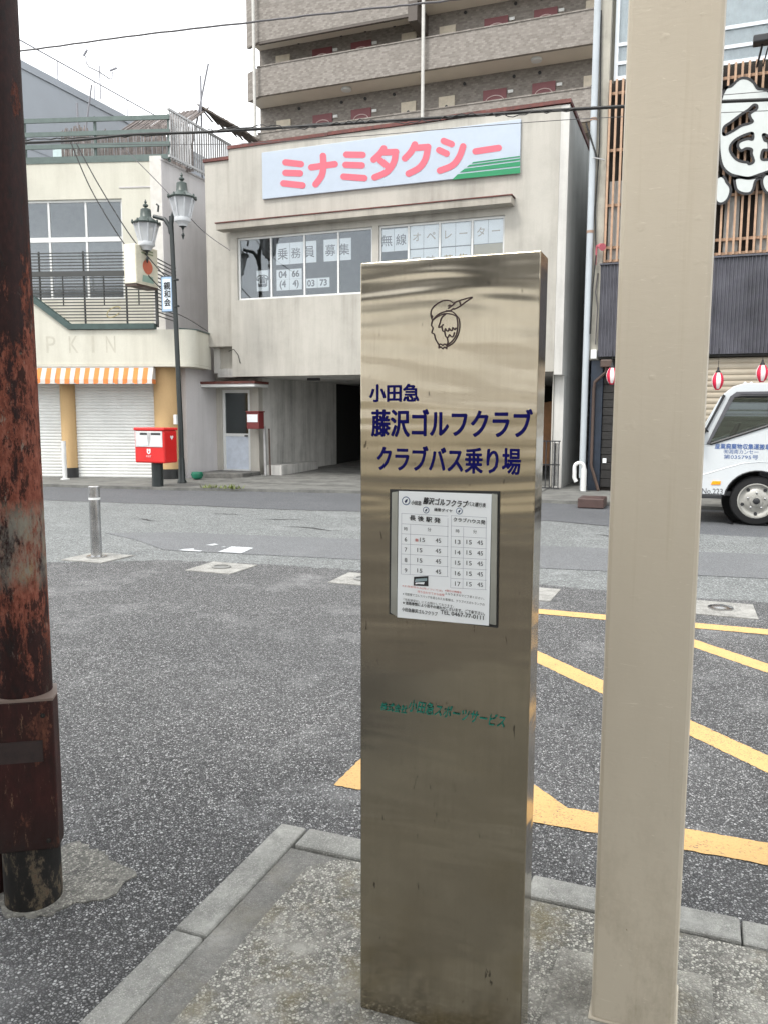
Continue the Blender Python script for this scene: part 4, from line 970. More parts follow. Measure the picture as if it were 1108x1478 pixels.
for k in range(64):
    t_ = k/63
    a = Vector((-11.95+1.35*t_, 18.0, 9.22-.8*t_)); jit = random.uniform(-.05, .05)
    if random.random() < .1: continue
    MB().bar((a.x+jit*.3, 18.0+random.uniform(0, .25), a.z), (a.x-.05+jit, 19.1+random.uniform(-.5, .2), a.z-.12+jit), .042, .012).build('slat', M_reedd, rs)
for dy in (18.02, 18.5, 18.95): MB().bar((-12.0, dy, 9.24), (-10.55, dy+.02, 8.38), .035).build('rafter', M_reedd, rs)
for (x, y, z0, z1, dx) in ((-11.9, 18.0, 7.4, 9.9, 0.02), (-12.2, 18.0, 8.2, 10.15, .55), (-15.75, 18, 7.4, 9.75, 0), (-15.6, 18, 8.6, 10.15, .35)): MB().tube([(x, y, z0), (x+dx, y, z1)], .022, 8).build('pole', plain('pole_grey', (.2, .2, .22), .6), rs)
mb = MB(); MB().box(-17.2, -15.6, 18.6, 19.2, 7.4, 8.9).build('shed_panel', plain('pale_aqua', (.42, .52, .52), .6), rs)

# ================================================================== GREY BUILDING FAR LEFT, AERIAL
gb = thing('grey_building', 'grey blue sided building with a roof rail behind the shop', 'building', (-36, 34, 0))
MB().box(-44, -30, 26, 50, 0, 17.78).build('wall', M_greyb, gb)
MB().box(-29.99, -29.94, 26, 50, 17.5, 17.85).build('coping', M_greyb, gb)
MB().tube([(-30, 26, 18.75), (-30, 42, 18.75)], .035, 6).build('rail', plain('rail_grey', (.3, .3, .33), .5), gb)
for y in (27.5, 30.3, 33, 35.6, 38.2, 41): MB().tube([(-30, y, 17.8), (-30, y, 18.75)], .03, 6).build('post', MAT['rail_grey'], gb)
for z in (6, 10, 14): MB().box(-29.998, -29.985, 26, 50, z, z+.04).build('joint', plain('joint_grey', (.24, .26, .29), .6), gb)
an = thing('roof_lamp_aerial', 'thin forked aerial standing on the far grey roof', 'aerial', (-29.2, 35.1, 17.8))
MB().tube([(-29.2, 35.1, 17.6), (-29.2, 35.1, 19.2)], .035, 6).build('mast', MAT['rail_grey'], an)
for sgn in (-1, 1):
    MB().tube([(-29.2, 35.1, 18.9), (-29.2, 35.1+.75*sgn, 18.85), (-29.2, 35.1+.95*sgn, 18.95), (-29.2, 35.1+1.0*sgn, 19.3)], .03, 6).build('arm', MAT['rail_grey'], an)
    MB().tube([(-29.35, 35.1+.95*sgn, 19.35), (-29.0, 35.1+1.1*sgn, 19.5)], .06, 6).build('tip', MAT['rail_grey'], an)

# ================================================================== RESTAURANT (right)
rb = thing('restaurant_building', 'restaurant with cedar lattice, charcoal corrugated sheets and a big white sign', 'building', (1, 18, .05))
RF = 16.3
MB().box(-2.1, 7, RF+.3, 26, 2.7, 11.5).build('wall', M_beigewall, rb)
MB().box(-2.1, 7, RF+1.2, 26, .05, 2.7).build('wall', M_black2, rb)
MB().box(-2.12, -1.82, RF, RF+.3, 2.6, 11.5).build('corner_pier', M_beigewall, rb)
MB().box(-2.12, -2.1, RF+.05, 26, .05, 11.5).build('side_cladding', plain('side_blue', (.55, .6, .64), .5), rb)
MB().box(-1.8, 5, RF+.1, RF+.25, 4.42, 7.74).build('lattice_backing', M_black2, rb)
MB().box(-1.75, -.9, RF+.06, RF+.09, 4.5, 5.95).build('blind', plain('blind_grey', (.42, .43, .42), .6), rb)
for x0, x1 in ((.3, .55), (.85, 1.1), (1.35, 1.6)): MB().box(x0, x1, RF+.06, RF+.09, 4.5, 5.5).build('blind', MAT['blind_grey'], rb)
lt = bpy.data.objects.new('lattice', None); COL.objects.link(lt); lt.parent = rb; lt.location = Vector((1, RF, 4.4))-wloc(rb)
first = None
for k in range(56):
    x = -1.785+k*.113
    first = first or MB().box(-.019, .019, -.03, .03, -1.65, 1.65).build('slat', M_wood, lt)
    if k == 0: first.location = Vector((x, RF-.04, 6.09))-wloc(lt)
    else: share(first, (x, RF-.04, 6.09), lt)
for z in (7.52, 6.5, 5.5, 4.72, 4.47): MB().box(-1.81, 4.6, RF+.0, RF+.04, z-.025, z+.025).build('crossbar', M_wood, lt)
# upper windows
for s0, s1, mu in ((-1.76, -.3, (-1.03,)), (.05, 2.4, (.95,))):
    o = window(rb, G0, s0, s1, 7.82, 10.2, RF+.2, mu, plain('window_white', (.68, .72, .76), .4, 0, .04), .07)
    for z in (8.12, 8.45): MB().box(s0+.07, s1-.07, RF+.19, RF+.215, z-.03, z+.03).build('guard_rail', MAT['window_white'], o)
    mb = MB(); n = int((s1-s0)/.04)
    for k in range(n): a = s0+(s1-s0)*k/n; b = s0+(s1-s0)*(k+1)/n; mb.quad((a, RF+.285+.012*math.sin(k*1.3), 7.9), (b, RF+.285+.012*math.sin((k+1)*1.3), 7.9), (b, RF+.285+.012*math.sin((k+1)*1.3), 10.1), (a, RF+.285+.012*math.sin(k*1.3), 10.1))
    mb.build('curtain', plain('curtain_lace', (.55, .6, .6), .9), o)
# corrugated charcoal sheets
def corrugated(x0, x1, z0, z1, y, pitch=.063, amp=.013):
    mb = MB(); n = int((x1-x0)/pitch*6)
    for k in range(n):
        a = x0+(x1-x0)*k/n; b = x0+(x1-x0)*(k+1)/n; f = lambda x: y+amp*math.sin(2*math.pi*x/pitch)
        mb.quad((a, f(a), z0), (b, f(b), z0), (b, f(b), z1), (a, f(a), z1))
    return mb.build('corrugated_sheet', M_corr, rb, smooth=True)
corrugated(-1.84, .2, 2.66, 4.38, RF-.12); corrugated(.2, 2.2, 2.66, 4.38, RF-.11); corrugated(2.2, 4.2, 2.66, 4.38, RF-.12)
MB().box(-1.84, 7, RF-.08, RF+1.2, 2.62, 2.655).build('soffit', M_dark, rb)
MB().box(-1.84, 7, RF-.08, RF+.28, 2.66, 4.4).build('cladding_core', M_dark, rb)
MB().box(-1.86, 7, RF-.16, RF-.02, 4.38, 4.41).build('cladding_cap', M_corr, rb)
# ground floor: navy pilaster, charred boards, rolled shutter
MB().box(-1.97, -1.735, RF-.02, RF+.3, .05, 2.6).build('pilaster', M_navy, rb, bevel=.01)
bd = bpy.data.objects.new('board_wall', None); COL.objects.link(bd); bd.parent = rb; bd.location = Vector((-1.2, RF+.05, .1))-wloc(rb)
z = .12; k = 0
while z < 2.56:
    h = random.uniform(.135, .175); q = random.uniform(0, .012)
    MB().prism([(-1.73, z+.004), (-.1, z+.004), (-.1, z+h-.006), (-1.73, z+h-.006)], RF+.03-q, RF+.07).build('board', M_char, bd, bevel=.005); z += h; k += 1
MB().box(-1.73, 7, RF+.071, RF+.12, .05, 2.62).build('wall', M_black2, rb)
o = shutter(.0, 4.2, RF+.06, .05, 2.6, G0, M_shut2, rb, .105, 'rolled_shutter')
MB().box(-.1, 0, RF, RF+.07, .05, 2.6).build('shutter_post', M_brown, rb)
a = PY(869, 668, RF); MB().box(a.x, a.x+.07, RF+.0, RF+.015, a.z, a.z+.09).build('notice', M_paper, rb)
# pipes and gutter head on the corner
MB().tube([(-2.07, RF-.06, .3), (-2.07, RF-.06, 11.5)], .062, 14).build('downpipe', M_pipe, rb, smooth=True)
for z in (5.0, 7.05): MB().lathe((-2.07, RF-.06, z), [(.068, 0), (.068, .05)], 14).build('pipe_collar', plain('collar_rust', (.3, .2, .15), .6), rb)
MB().box(-1.78, -1.56, RF-.2, RF-.04, 2.45, 2.6).build('gutter_head', M_brown, rb, bevel=.02)
MB().tube([(-1.67, RF-.12, 2.45), (-1.68, RF-.12, 2.36), (-1.88, RF-.08, 2.18), (-1.9, RF-.06, 2.05), (-1.9, RF-.06, .55), (-1.85, RF-.08, .4), (-1.74, RF-.1, .06)], .03, 8).build('brown_downpipe', M_brown, rb, smooth=True)
MB().tube([(-2.0, RF-.1, 3.1), (-1.98, RF-.1, 4.0), (-1.94, RF-.08, 4.6), (-1.99, RF-.05, 5.4), (-1.95, RF-.05, 6.6), (-2.0, RF-.05, 9)], .014, 6).build('wire', M_cable, rb)
MB().tube([(-1.9, RF-.05, 2.9), (-1.88, RF-.07, 3.6), (-1.93, RF-.06, 3.9), (-1.9, RF-.02, 4.25)], .012, 6).build('wire', M_cablegrey, rb)
MB().box(-1.98, -1.86, RF-.1, RF-.002, 2.62, 2.8).build('junction_box', M_frame, rb, bevel=.015)
MB().bar((-2.2, RF-.15, 7.0), (-1.98, RF-.1, 6.35), .03).build('cable_bracket', M_cable, rb); MB().bar((-2.05, RF-.2, 6.35), (-1.85, RF-.05, 6.33), .02).build('cable_bracket', M_barsteel, rb)
mb = MB(); mb.tube([(-1.93, RF-.08, 4.75), (-1.86, RF-.2, 4.72), (-1.8, RF-.3, 4.68)], [.02, .05, .07], 10); mb.build('spot_lamp', plain('lamp_pink', (.5, .12, .15), .4), rb)
MB().tube([(-1.95, RF-.05, 4.4), (-1.93, RF-.1, 4.75)], .018, 6).build('spot_lamp_arm', plain('lamp_pink', (.5, .12, .15)), rb)
p = PY(1100, 60, RF-.5); q = PY(1092, 95, RF-.1)
fl = MB().box(p.x-.15, p.x+.4, RF-.7, RF-.45, p.z-.06, p.z+.06).build('floodlight', M_trim, rb, bevel=.02); MB().bar((p.x+.0, RF-.55, p.z-.06), (q.x, RF-.05, q.z), .03).build('floodlight_arm', M_trim, rb); MB().bar((p.x+.1, RF-.55, p.z-.06), (q.x+.1, RF-.05, q.z), .02).build('floodlight_arm', M_trim, rb)
# big white brush-style sign with black edge
SG = RF-.16
def c1(x, y): p = PY(1020+x/6.72, 80+y/6.72, SG); return (p.x, p.z)
def smooth_loop(pts, n=4):
    out = []; N = len(pts)
    for i in range(N):
        a, b, c, d = [Vector(pts[(i+k) % N]) for k in (-1, 0, 1, 2)]
        for k in range(n): t = k/n; v = .5*((2*b)+(c-a)*t+(2*a-5*b+4*c-d)*t*t+(3*b-a-3*c+d)*t**3); out.append((v.x, v.y))
    return out
OUT = [(180, 325), (235, 300), (300, 240), (350, 222), (400, 230), (450, 265), (480, 310), (500, 328), (540, 330), (600, 352), (680, 420), (720, 520), (740, 700), (740, 900), (700, 1050), (640, 1120), (590, 1130), (500, 1160), (400, 1190), (300, 1175), (220, 1150), (150, 1080), (120, 950), (115, 800), (120, 650), (130, 450)]
HA = [(165, 770), (165, 700), (230, 650), (330, 575), (400, 530), (450, 485), (480, 490), (480, 520), (430, 555), (410, 580), (425, 620), (440, 645), (400, 665), (330, 685), (250, 735)]
HC = [(440, 760), (390, 765), (300, 805), (245, 850), (222, 900), (235, 950), (280, 1005), (330, 1030), (390, 1040), (410, 1055), (450, 1030), (430, 960), (430, 915), (380, 905), (330, 925), (300, 890), (305, 850), (345, 825), (400, 810), (440, 815)]
HD = [(545, 770), (600, 790), (660, 830), (690, 900), (660, 980), (600, 1010), (530, 1005), (540, 925), (590, 920), (600, 880), (590, 835), (560, 825)]
B1 = [(130, 1170), (170, 1190), (190, 1230), (225, 1280), (225, 1340), (190, 1410), (130, 1440), (80, 1400), (80, 1220)]
B2 = [(270, 1200), (320, 1185), (400, 1195), (480, 1185), (520, 1185), (470, 1220), (450, 1290), (420, 1335), (350, 1340), (290, 1310), (270, 1250)]
B3 = [(590, 1150), (550, 1170), (530, 1220), (545, 1290), (590, 1340), (660, 1330), (690, 1240), (650, 1160)]
def plate(loops, y0, y1, name, mat, parent):
    c = bpy.data.curves.new('c', 'CURVE'); c.dimensions = '2D'; c.fill_mode = 'BOTH'; c.extrude = abs(y1-y0)/2
    for lp in loops:
        s_ = c.splines.new('POLY'); s_.points.add(len(lp)-1); s_.use_cyclic_u = True
        for k, p in enumerate(lp): s_.points[k].co = (p[0], p[1], 0, 1)
    o = bpy.data.objects.new('c', c); COL.objects.link(o); me = bpy.data.meshes.new_from_object(o.evaluated_get(bpy.context.evaluated_depsgraph_get())); bpy.data.objects.remove(o); bpy.data.curves.remove(c)
    for v in me.vertices: v.co = (v.co.x, -v.co.z, v.co.y)
    me.materials.clear(); me.materials.append(mat); me.flip_normals() if False else None
    cc = sum((v.co for v in me.vertices), Vector())/len(me.vertices)
    for v in me.vertices: v.co -= cc
    return link(name, me, cc+Vector((0, (y0+y1)/2, 0)), parent)
sgn = bpy.data.objects.new('brush_sign', None); COL.objects.link(sgn); sgn.parent = rb; sgn.location = Vector((*[c1(400, 700)[0]], SG, c1(400, 700)[1]))-wloc(rb)
M_sw = plain('sign_plate_white', (.50, .53, .52), .45, 0, .04)
L3 = lambda l: smooth_loop([c1(*p) for p in l])
plate([L3(OUT), L3(HA), L3(HC), L3(HD)], SG-.03, SG+.03, 'plate', M_sw, sgn)
for b in (B1, B2, B3): plate([L3(b)], SG-.03, SG+.03, 'plate', M_sw, sgn)
for l in (OUT, HA, HC, HD, B1, B2, B3):
    p = L3(l); strokes([p+[p[0], p[1]]], .045, 'edge', M_inkd, sgn, lambda x, z: Vector((x, SG-.034, z)), Vector((0, -1, 0)))

# paper lanterns
def lantern(px, pt, pb, label):
    Y = RF-.3; a, b = PY(px, pt, Y), PY(px, pb, Y); h = a.z-b.z; r = h*.36; n = 24
    t = thing('paper_lantern', label, 'lantern', (a.x, Y, b.z), 'red and white paper lanterns under the charcoal eaves')
    mb = MB(); rings = 14; k = len(mb.v)
    for i in range(rings+1):
        u = i/rings; rr = r*(math.sin(math.pi*(.13+.74*u))**.7)*(1+.02*(i % 2))
        for j in range(n): an_ = 2*math.pi*j/n; mb.v.append(Vector((a.x+rr*math.cos(an_), Y+rr*math.sin(an_), b.z+h*u)))
    for i in range(rings):
        for j in range(n): q = (j+1) % n; mb.face((i*n+j, i*n+q, (i+1)*n+q, (i+1)*n+j), ((j+1)//3) % 2)
    mb.build('shade', [M_lwhite, M_lred], t, smooth=True)
    MB().lathe((a.x, Y, a.z), [(r*.4, -.01), (r*.4, .03), (r*.2, .05), (r*.15, .1)], 12).build('cap', M_trim, t); MB().lathe((a.x, Y, b.z-.02), [(r*.36, 0), (r*.4, .025)], 12).build('bottom_ring', M_lred, t)
    MB().tube([(a.x, Y, a.z+.08), (a.x, Y, 2.75)], .005, 5).build('cord', M_cable, t)
lantern(883, 531, 553, 'paper lantern half hidden by the left edge of the cream pillar'); lantern(1036, 538, 561, 'paper lantern hanging just above the truck windscreen'); lantern(1100, 527, 550, 'paper lantern hanging above the truck cab roof near the photo edge')
o = MB().slab([(-1.78, 13.5), (-1.36, 13.52), (-1.36, 14.05), (-1.78, 14.05)], .0, .16).build('brown_box', M_crate, bevel=.015); o['label'] = 'brown plastic box ramp on the road edge by the alley'; o['category'] = 'box'
tr = thing('drain_pipe', 'white plastic drain pipe with a U bend at the foot of the downpipe', 'pipe', (-2.05, 15.9, .05))
mb = MB(); mb.tube([(-2.0, 15.95, .06), (-2.0, 15.95, .5)], .055, 12); mb.build('standpipe', M_frame, tr, smooth=True)
mb = MB(); mb.tube([(-2.0, 15.95, .45)]+[(-2.09-.09*math.cos(a), 15.95, .52+.09*math.sin(a)) for a in [R(q) for q in range(180, -1, -20)]][::1]+[(-2.18, 15.95, .32), (-2.14, 15.95, .24)], .04, 10); mb.build('bend', M_frame, tr, smooth=True)

# ================================================================== TRUCK
tk = thing('truck', 'white light truck with blue company lettering waiting at the kerb', 'truck', (1.2, 13, 0))
T0, T1 = 12.2, 13.88
WC, WR, AR = (.83, .345), .345, .425
arch = [(WC[0]+AR*math.cos(R(q)), WC[1]+.0+AR*math.sin(R(q))) for q in range(172, 7, -15)]
low = [(-.02, .50), (-.06, .62), (-.07, .95), (-.02, 1.10), (.155, 1.12), (.2, 1.13), (.95, 1.40), (1.22, 1.44), (1.6, 1.44), (1.6, .45)]+[(WC[0]+AR, .42)]+arch[::-1]+[(WC[0]-AR, .42), (.0, .42)]
for y0, y1 in ((T0, T0+.06), (T1-.06, T1)):
    MB().prism(low, y0, y1).build('door_panel', M_truck, tk, bevel=.012)
    MB().prism([(-.02, 1.10), (.155, 1.12), (.44, 1.76), (.55, 1.80), (1.42, 1.80), (1.42, 1.44), (1.6, 1.44), (1.6, 1.93), (1.5, 1.98), (.60, 1.97), (.46, 1.93), (.34, 1.83)], y0+.004, y1-.004).build('cab_frame', M_truck, tk, bevel=.012)
    MB().prism([(.2, 1.135), (.95, 1.405), (1.22, 1.445), (1.42, 1.445), (1.42, 1.795), (.55, 1.795), (.45, 1.75), (.165, 1.13)], (y0+y1)/2-.004, (y0+y1)/2+.004).build('side_window', M_tglass, tk)
# black weather strip round the side window
yv = T0-.012
strip = [(.2, 1.13), (.165, 1.125), (.44, 1.755), (.55, 1.80), (1.42, 1.80)]
mb = MB(); mb.tube([(a, yv+.008, b) for a, b in [(1.42, 1.44), (1.22, 1.44), (.95, 1.40), (.2, 1.13), (.165, 1.13), (.30, 1.44), (.45, 1.77), (.56, 1.80), (1.42, 1.80)]], .02, 6); mb.build('window_seal', M_trim, tk)
mb = MB(); mb.prism([(.15, 1.14), (.185, 1.125), (.475, 1.775), (.56, 1.815), (1.45, 1.815), (1.45, 1.86), (.50, 1.855), (.42, 1.79)], yv-.012, yv+.011); mb.build('rain_visor', plain('visor_grey', (.09, .09, .1), .3), tk, bevel=.006)
MB().prism([(.06, 1.2), (.09, 1.2), (.36, 1.80), (.33, 1.82)], T0-.02, T0+.0).build('windscreen_pillar', M_trim, tk)
MB().quad((-.02, T0+.06, 1.10), (-.02, T1-.06, 1.10), (.37, T1-.06, 1.85), (.37, T0+.06, 1.85)).build('windscreen', M_tglass, tk)
MB().prism([(.34, 1.83), (.46, 1.93), (.60, 1.97), (1.5, 1.98), (1.6, 1.93), (1.6, 1.89), (.6, 1.92), (.48, 1.89), (.37, 1.80)], T0+.06, T1-.06).build('roof', M_truck, tk, bevel=.01)
MB().prism([(-.02, .50), (-.06, .62), (-.07, .95), (-.02, 1.10), (.06, 1.10), (.06, .5)], T0+.06, T1-.06).build('front_panel', M_truck, tk)
MB().box(-.1, .06, T0+.03, T1-.03, .27, .5).build('bumper', M_truck, tk, bevel=.02)
MB().box(-.05, .38, T0+.0, T0+.1, .36, .415).build('sill', M_trim, tk, bevel=.01)
MB().box(-.02, 1.6, T0+.1, T1-.1, .40, .46).build('cab_floor', M_trim, tk); MB().box(1.5, 1.6, T0+.06, T1-.06, .46, 1.44).build('rear_panel', M_trim, tk)
MB().box(.08, .32, T0+.08, T1-.08, .9, 1.14).build('dashboard', M_trim, tk, bevel=.04)
MB().prism([(.85, .5), (1.3, .5), (1.45, 1.5), (1.33, 1.55), (1.2, 1.0), (.85, .95)], T0+.2, T0+.75).build('seat', plain('seat_grey', (.12, .13, .15), .8), tk, bevel=.04)
MB().prism([(1.33, 1.52), (1.47, 1.5), (1.5, 1.72), (1.36, 1.74)], T0+.33, T0+.62).build('headrest', plain('headrest_grey', (.32, .35, .4), .8), tk, bevel=.04)
MB().prism([(.85, .5), (1.3, .5), (1.45, 1.5), (1.33, 1.55), (1.2, 1.0), (.85, .95)], T1-.75, T1-.2).build('seat', plain('seat_grey', (.12, .13, .15)), tk, bevel=.04)
mb = MB(); mb.tube([(.50+.17*math.cos(a)*.45, T1-.5+.19*math.sin(a), 1.22+.17*math.cos(a)) for a in [R(q) for q in range(0, 361, 20)]], .016, 8); mb.build('steering_wheel', M_trim, tk, smooth=True)
mb = MB(); mb.tube([(.48, T0+.35+.18*math.sin(a), 1.22+.17*math.cos(a)) if False else (.50+.08*math.cos(a), T0+.45+.19*math.sin(a), 1.24+.17*math.cos(a)) for a in [R(q) for q in range(0, 361, 20)]], .016, 8); mb.build('steering_wheel', M_trim, tk, smooth=True)
# fender crease following the arch
mb = MB(); mb.tube([(-.0, T0-.001, .66), (.2, T0-.002, .72), (.42, T0-.002, .80), (.62, T0-.002, .865), (.82, T0-.002, .89), (1.1, T0-.002, .88), (1.5, T0-.001, .83)], .0045, 6); mb.build('fender_crease', M_truck, tk, smooth=True)
mb = MB(); mb.tube([(WC[0]+(AR-.004)*math.cos(R(q)), T0+.004, WC[1]+(AR-.004)*math.sin(R(q))) for q in range(172, 7, -11)], .012, 6); mb.build('wheel_arch_lip', M_trim, tk)
MB().lathe((WC[0], T0+.08, WC[1]), [(.001, .5), (AR+.02, .5), (AR+.02, 0)], 28, axis=1, cap=False).build('wheel_well', M_trim, tk)
MB().prism([(.23, .555), (.355, .56), (.36, .61), (.25, .61)], T0-.012, T0+.004).build('indicator', M_orange, tk, bevel=.006)
def wheel(x, y, inward):
    o = MB().lathe((x, y, WR), [(.235, .02), (.25, -.008), (.325, .005), (.345, .03), (.345, .17), (.325, .195), (.24, .195)], 36, axis=1, cap=False).build('wheel', M_rubber, tk, smooth=True)
    MB().lathe((x, y+.004, WR), [(.248, .03), (.246, -.006), (.23, -.008), (.215, .02), (.175, .035), (.14, .012), (.085, .004), (.08, -.02), (.05, -.026), (.001, -.026)], 36, axis=1).build('rim', M_hub, o, smooth=True)
    for k in range(5):
        a = R(90+72*k); MB().lathe((x+.115*math.cos(a), y+.004, WR+.115*math.sin(a)), [(.014, .02), (.014, -.012), (.004, -.016)], 8, axis=1).build('nut', M_inox, o)
        a = R(126+72*k); MB().lathe((x+.185*math.cos(a), y+.012, WR+.185*math.sin(a)), [(.024, .03), (.024, .008), (.002, .0075)], 10, axis=1).build('vent_hole', M_trim, o)
    MB().lathe((x, y-.024, WR), [(.045, .01), (.045, -.012), (.03, -.022), (.001, -.024)], 20, axis=1).build('hub_cap', M_trim, o, smooth=True)
wheel(WC[0], T0+.05, 1); wheel(WC[0], T1-.24, -1); wheel(3.3, T0+.05, 1); wheel(3.3, T1-.24, -1)
MB().box(1.5, 4.6, T0+.35, T1-.35, .45, .58).build('chassis', M_trim, tk)
MB().box(1.68, 4.6, T0-.02, T1+.02, .72, .82).build('bed_floor', M_truck, tk); MB().box(1.68, 4.6, T0-.03, T0+.01, .82, 1.2).build('bed_side', M_truck, tk); MB().box(1.68, 4.6, T1-.01, T1+.03, .82, 1.2).build('bed_side', M_truck, tk); MB().box(1.68, 1.74, T0+.02, T1-.02, .82, 1.95).build('bed_guard', M_truck, tk)
def ktext(body, px, py, w, h, mat=M_ttext, **k):
    Y = T0-.003; a, b, c = PY(px-w/2, py, Y), PY(px+w/2, py, Y), PY(px, py, Y); hh = (PY(px, py-h/2, Y)-PY(px, py+h/2, Y)).z
    text(body, 'lettering', mat, tk, G0, c.x, Y, c.z, 1, width=(b-a).x, height=hh, **k)
ktext('産業廃棄物収集運搬車', 1071, 644.5, 80, 8, bold=.02); ktext('㈲湘南カンセー', 1069, 652, 50, 6.5); ktext('第035795号', 1069, 659.5, 50, 6.5); ktext('No.223', 1027.5, 709, 30, 8, M_ink, bold=.01)
for x in (.62, .7): MB().lathe((x, T0+.4, 1.975), [(.02, 0), (.02, .02), (.005, .03)], 8).build('roof_marker', M_truck, tk)
mb = MB(); mb.tube([(.16, T0+.02, 1.30), (.1, T0-.12, 1.36), (.05, T0-.2, 1.4)], .014, 6); mb.build('mirror_arm', M_trim, tk)
MB().box(.0, .05, T0-.3, T0-.14, 1.3, 1.58).build('mirror', M_trim, tk, bevel=.02)

# ================================================================== STREET LAMP, POST BOX, POST
lp = PG(263, 697, .05); LX, LY = lp.x, lp.y
sl_ = thing('street_lamp', 'black street lamp with two green capped lanterns and a blue banner', 'street lamp', (LX, LY, .05))
def lpz(px, py): return PY(px, py, LY)
top = lpz(247, 312)
mb = MB(); mb.tube([(LX, LY, .05), (LX, LY, 1.2), ((LX+top.x)/2+.0, LY, 3.5), (top.x, LY, top.z)], [.06, .055, .05, .045], 16); mb.build('pole', M_lampblack, sl_, smooth=True)
MB().lathe((LX, LY, .05), [(.1, 0), (.1, .03), (.075, .08), (.066, .5), (.058, .55)], 20).build('base', M_lampblack, sl_, smooth=True)
lc = lpz(211, 305); rc = lpz(262, 268)
def lantern2(px_c, py_roof, py_bot, py_top, halfw):
    rf, bt, tp_ = lpz(px_c, py_roof), lpz(px_c, py_bot), lpz(px_c, py_top); w = halfw/1157*(LY*1.07); x = rf.x
    o = bpy.data.objects.new('lantern', None); COL.objects.link(o); o.parent = sl_; o.location = rf-wloc(sl_)
    hr = tp_.z-rf.z
    MB().lathe((x, LY, rf.z), [(w, -.02), (w*1.03, .0), (w*.75, hr*.12), (w*.48, hr*.22), (w*.42, hr*.26), (w*.38, hr*.56), (w*.3, hr*.60), (w*.1, hr*.62), (w*.08, hr*.66), (w*.2, hr*.71), (w*.2, hr*.76), (w*.06, hr*.82), (w*.1, hr*.88), (.004, hr)], 16).build('roof', M_lampgreen, o, smooth=True)
    for k in range(8): a = R(45*k); MB().lathe((x+w*1.0*math.cos(a), LY+w*1.0*math.sin(a), rf.z-.01), [(.004, -.03), (.028, .0), (.02, .05), (.004, .07)], 6).build('roof_knob', M_lampgreen, o)
    hb = rf.z-bt.z
    MB().lathe((x, LY, bt.z), [(w*.52, .02), (w*.9, hb-.02)], 8).build('glass', M_lglass, o)
    MB().lathe((x, LY, bt.z), [(w*.16, .06), (w*.22, .12), (w*.3, hb*.5), (w*.3, hb*.9)], 10).build('bulb_shade', plain('opal_glass', (.72, .73, .72), .5), o, smooth=True)
    for k in range(8): a = R(45*k); MB().bar((x+w*.535*math.cos(a), LY+w*.535*math.sin(a), bt.z+.02), (x+w*.915*math.cos(a), LY+w*.915*math.sin(a), rf.z-.02), .024).build('frame_bar', M_frost, o)
    MB().lathe((x, LY, bt.z), [(w*.3, -.12), (w*.45, -.05), (w*.58, -.03), (w*.62, .0), (w*.6, .05), (w*.5, .06)], 16).build('base_ring', M_frost, o, smooth=True)
    MB().lathe((x, LY, bt.z-.12), [(.006, -.26), (.035, -.17), (.01, -.12), (.012, -.07), (w*.12, -.02), (w*.28, .0)], 10).build('finial', M_lampblack, o, smooth=True)
    return x, rf.z, hr
ax, az, ah = lantern2(211, 322, 353, 287, 21); cx, cz2, ch_ = lantern2(263, 285, 318, 248, 21)
mb = MB(); e0 = lpz(247, 330); e1 = lpz(222, 312); mb.tube([(e0.x, LY, e0.z-.1), (e0.x-.03, LY, e0.z+.05), (lpz(238, 318).x, LY, lpz(238, 316).z), (e1.x, LY, e1.z)], [.05, .05, .045, .04], 10); mb.build('arm', M_lampblack, sl_, smooth=True)
mb = MB(); mb.tube([(e0.x, LY, e0.z-.02), (lpz(249, 318).x, LY, lpz(249, 312).z), (lpz(256, 283).x, LY+.05, lpz(256, 283).z)], [.045, .04, .03], 10); mb.build('arm', M_lampblack, sl_, smooth=True)
mb = MB(); f0 = lpz(228, 304); mb.tube([(f0.x, LY, f0.z-.02), (f0.x+.02, LY, f0.z+.1), (f0.x-.03, LY, f0.z+.14)], .02, 6); mb.build('scroll', M_lampblack, sl_)
bA, bB = lpz(232.5, 399), lpz(250, 450)
bn = MB().box(bA.x, bB.x, LY-.012, LY+.012, bB.z, bA.z).build('banner', plain('banner_frame', (.06, .09, .12), .5), sl_)
MB().box(bA.x+.02, bB.x-.01, LY-.015, LY-.0125, bB.z+.02, bA.z-.02).build('banner_face', plain('banner_blue', (.30, .42, .58), .6, 0, .2, 4), bn)
MB().box(bA.x+.05, bB.x-.03, LY-.018, LY-.0155, bB.z+.06, bA.z-.06).build('banner_field', plain('banner_white', (.6, .68, .74), .6, 0, .05), bn)
zc = (bA.z+bB.z)/2; hx = (bA.x+bB.x)/2
for k, ch in enumerate('親和会'): text(ch, 'banner_character', M_inkd, bn, G0, hx+.02, LY-.021, zc+.17-.17*k, .17, bold=.03)
for z in (bA.z-.1, bB.z+.1): MB().lathe((lpz(254, 400).x+.0, LY, z), [(.062, 0), (.062, .03)], 12).build('clamp', M_lampblack, sl_)

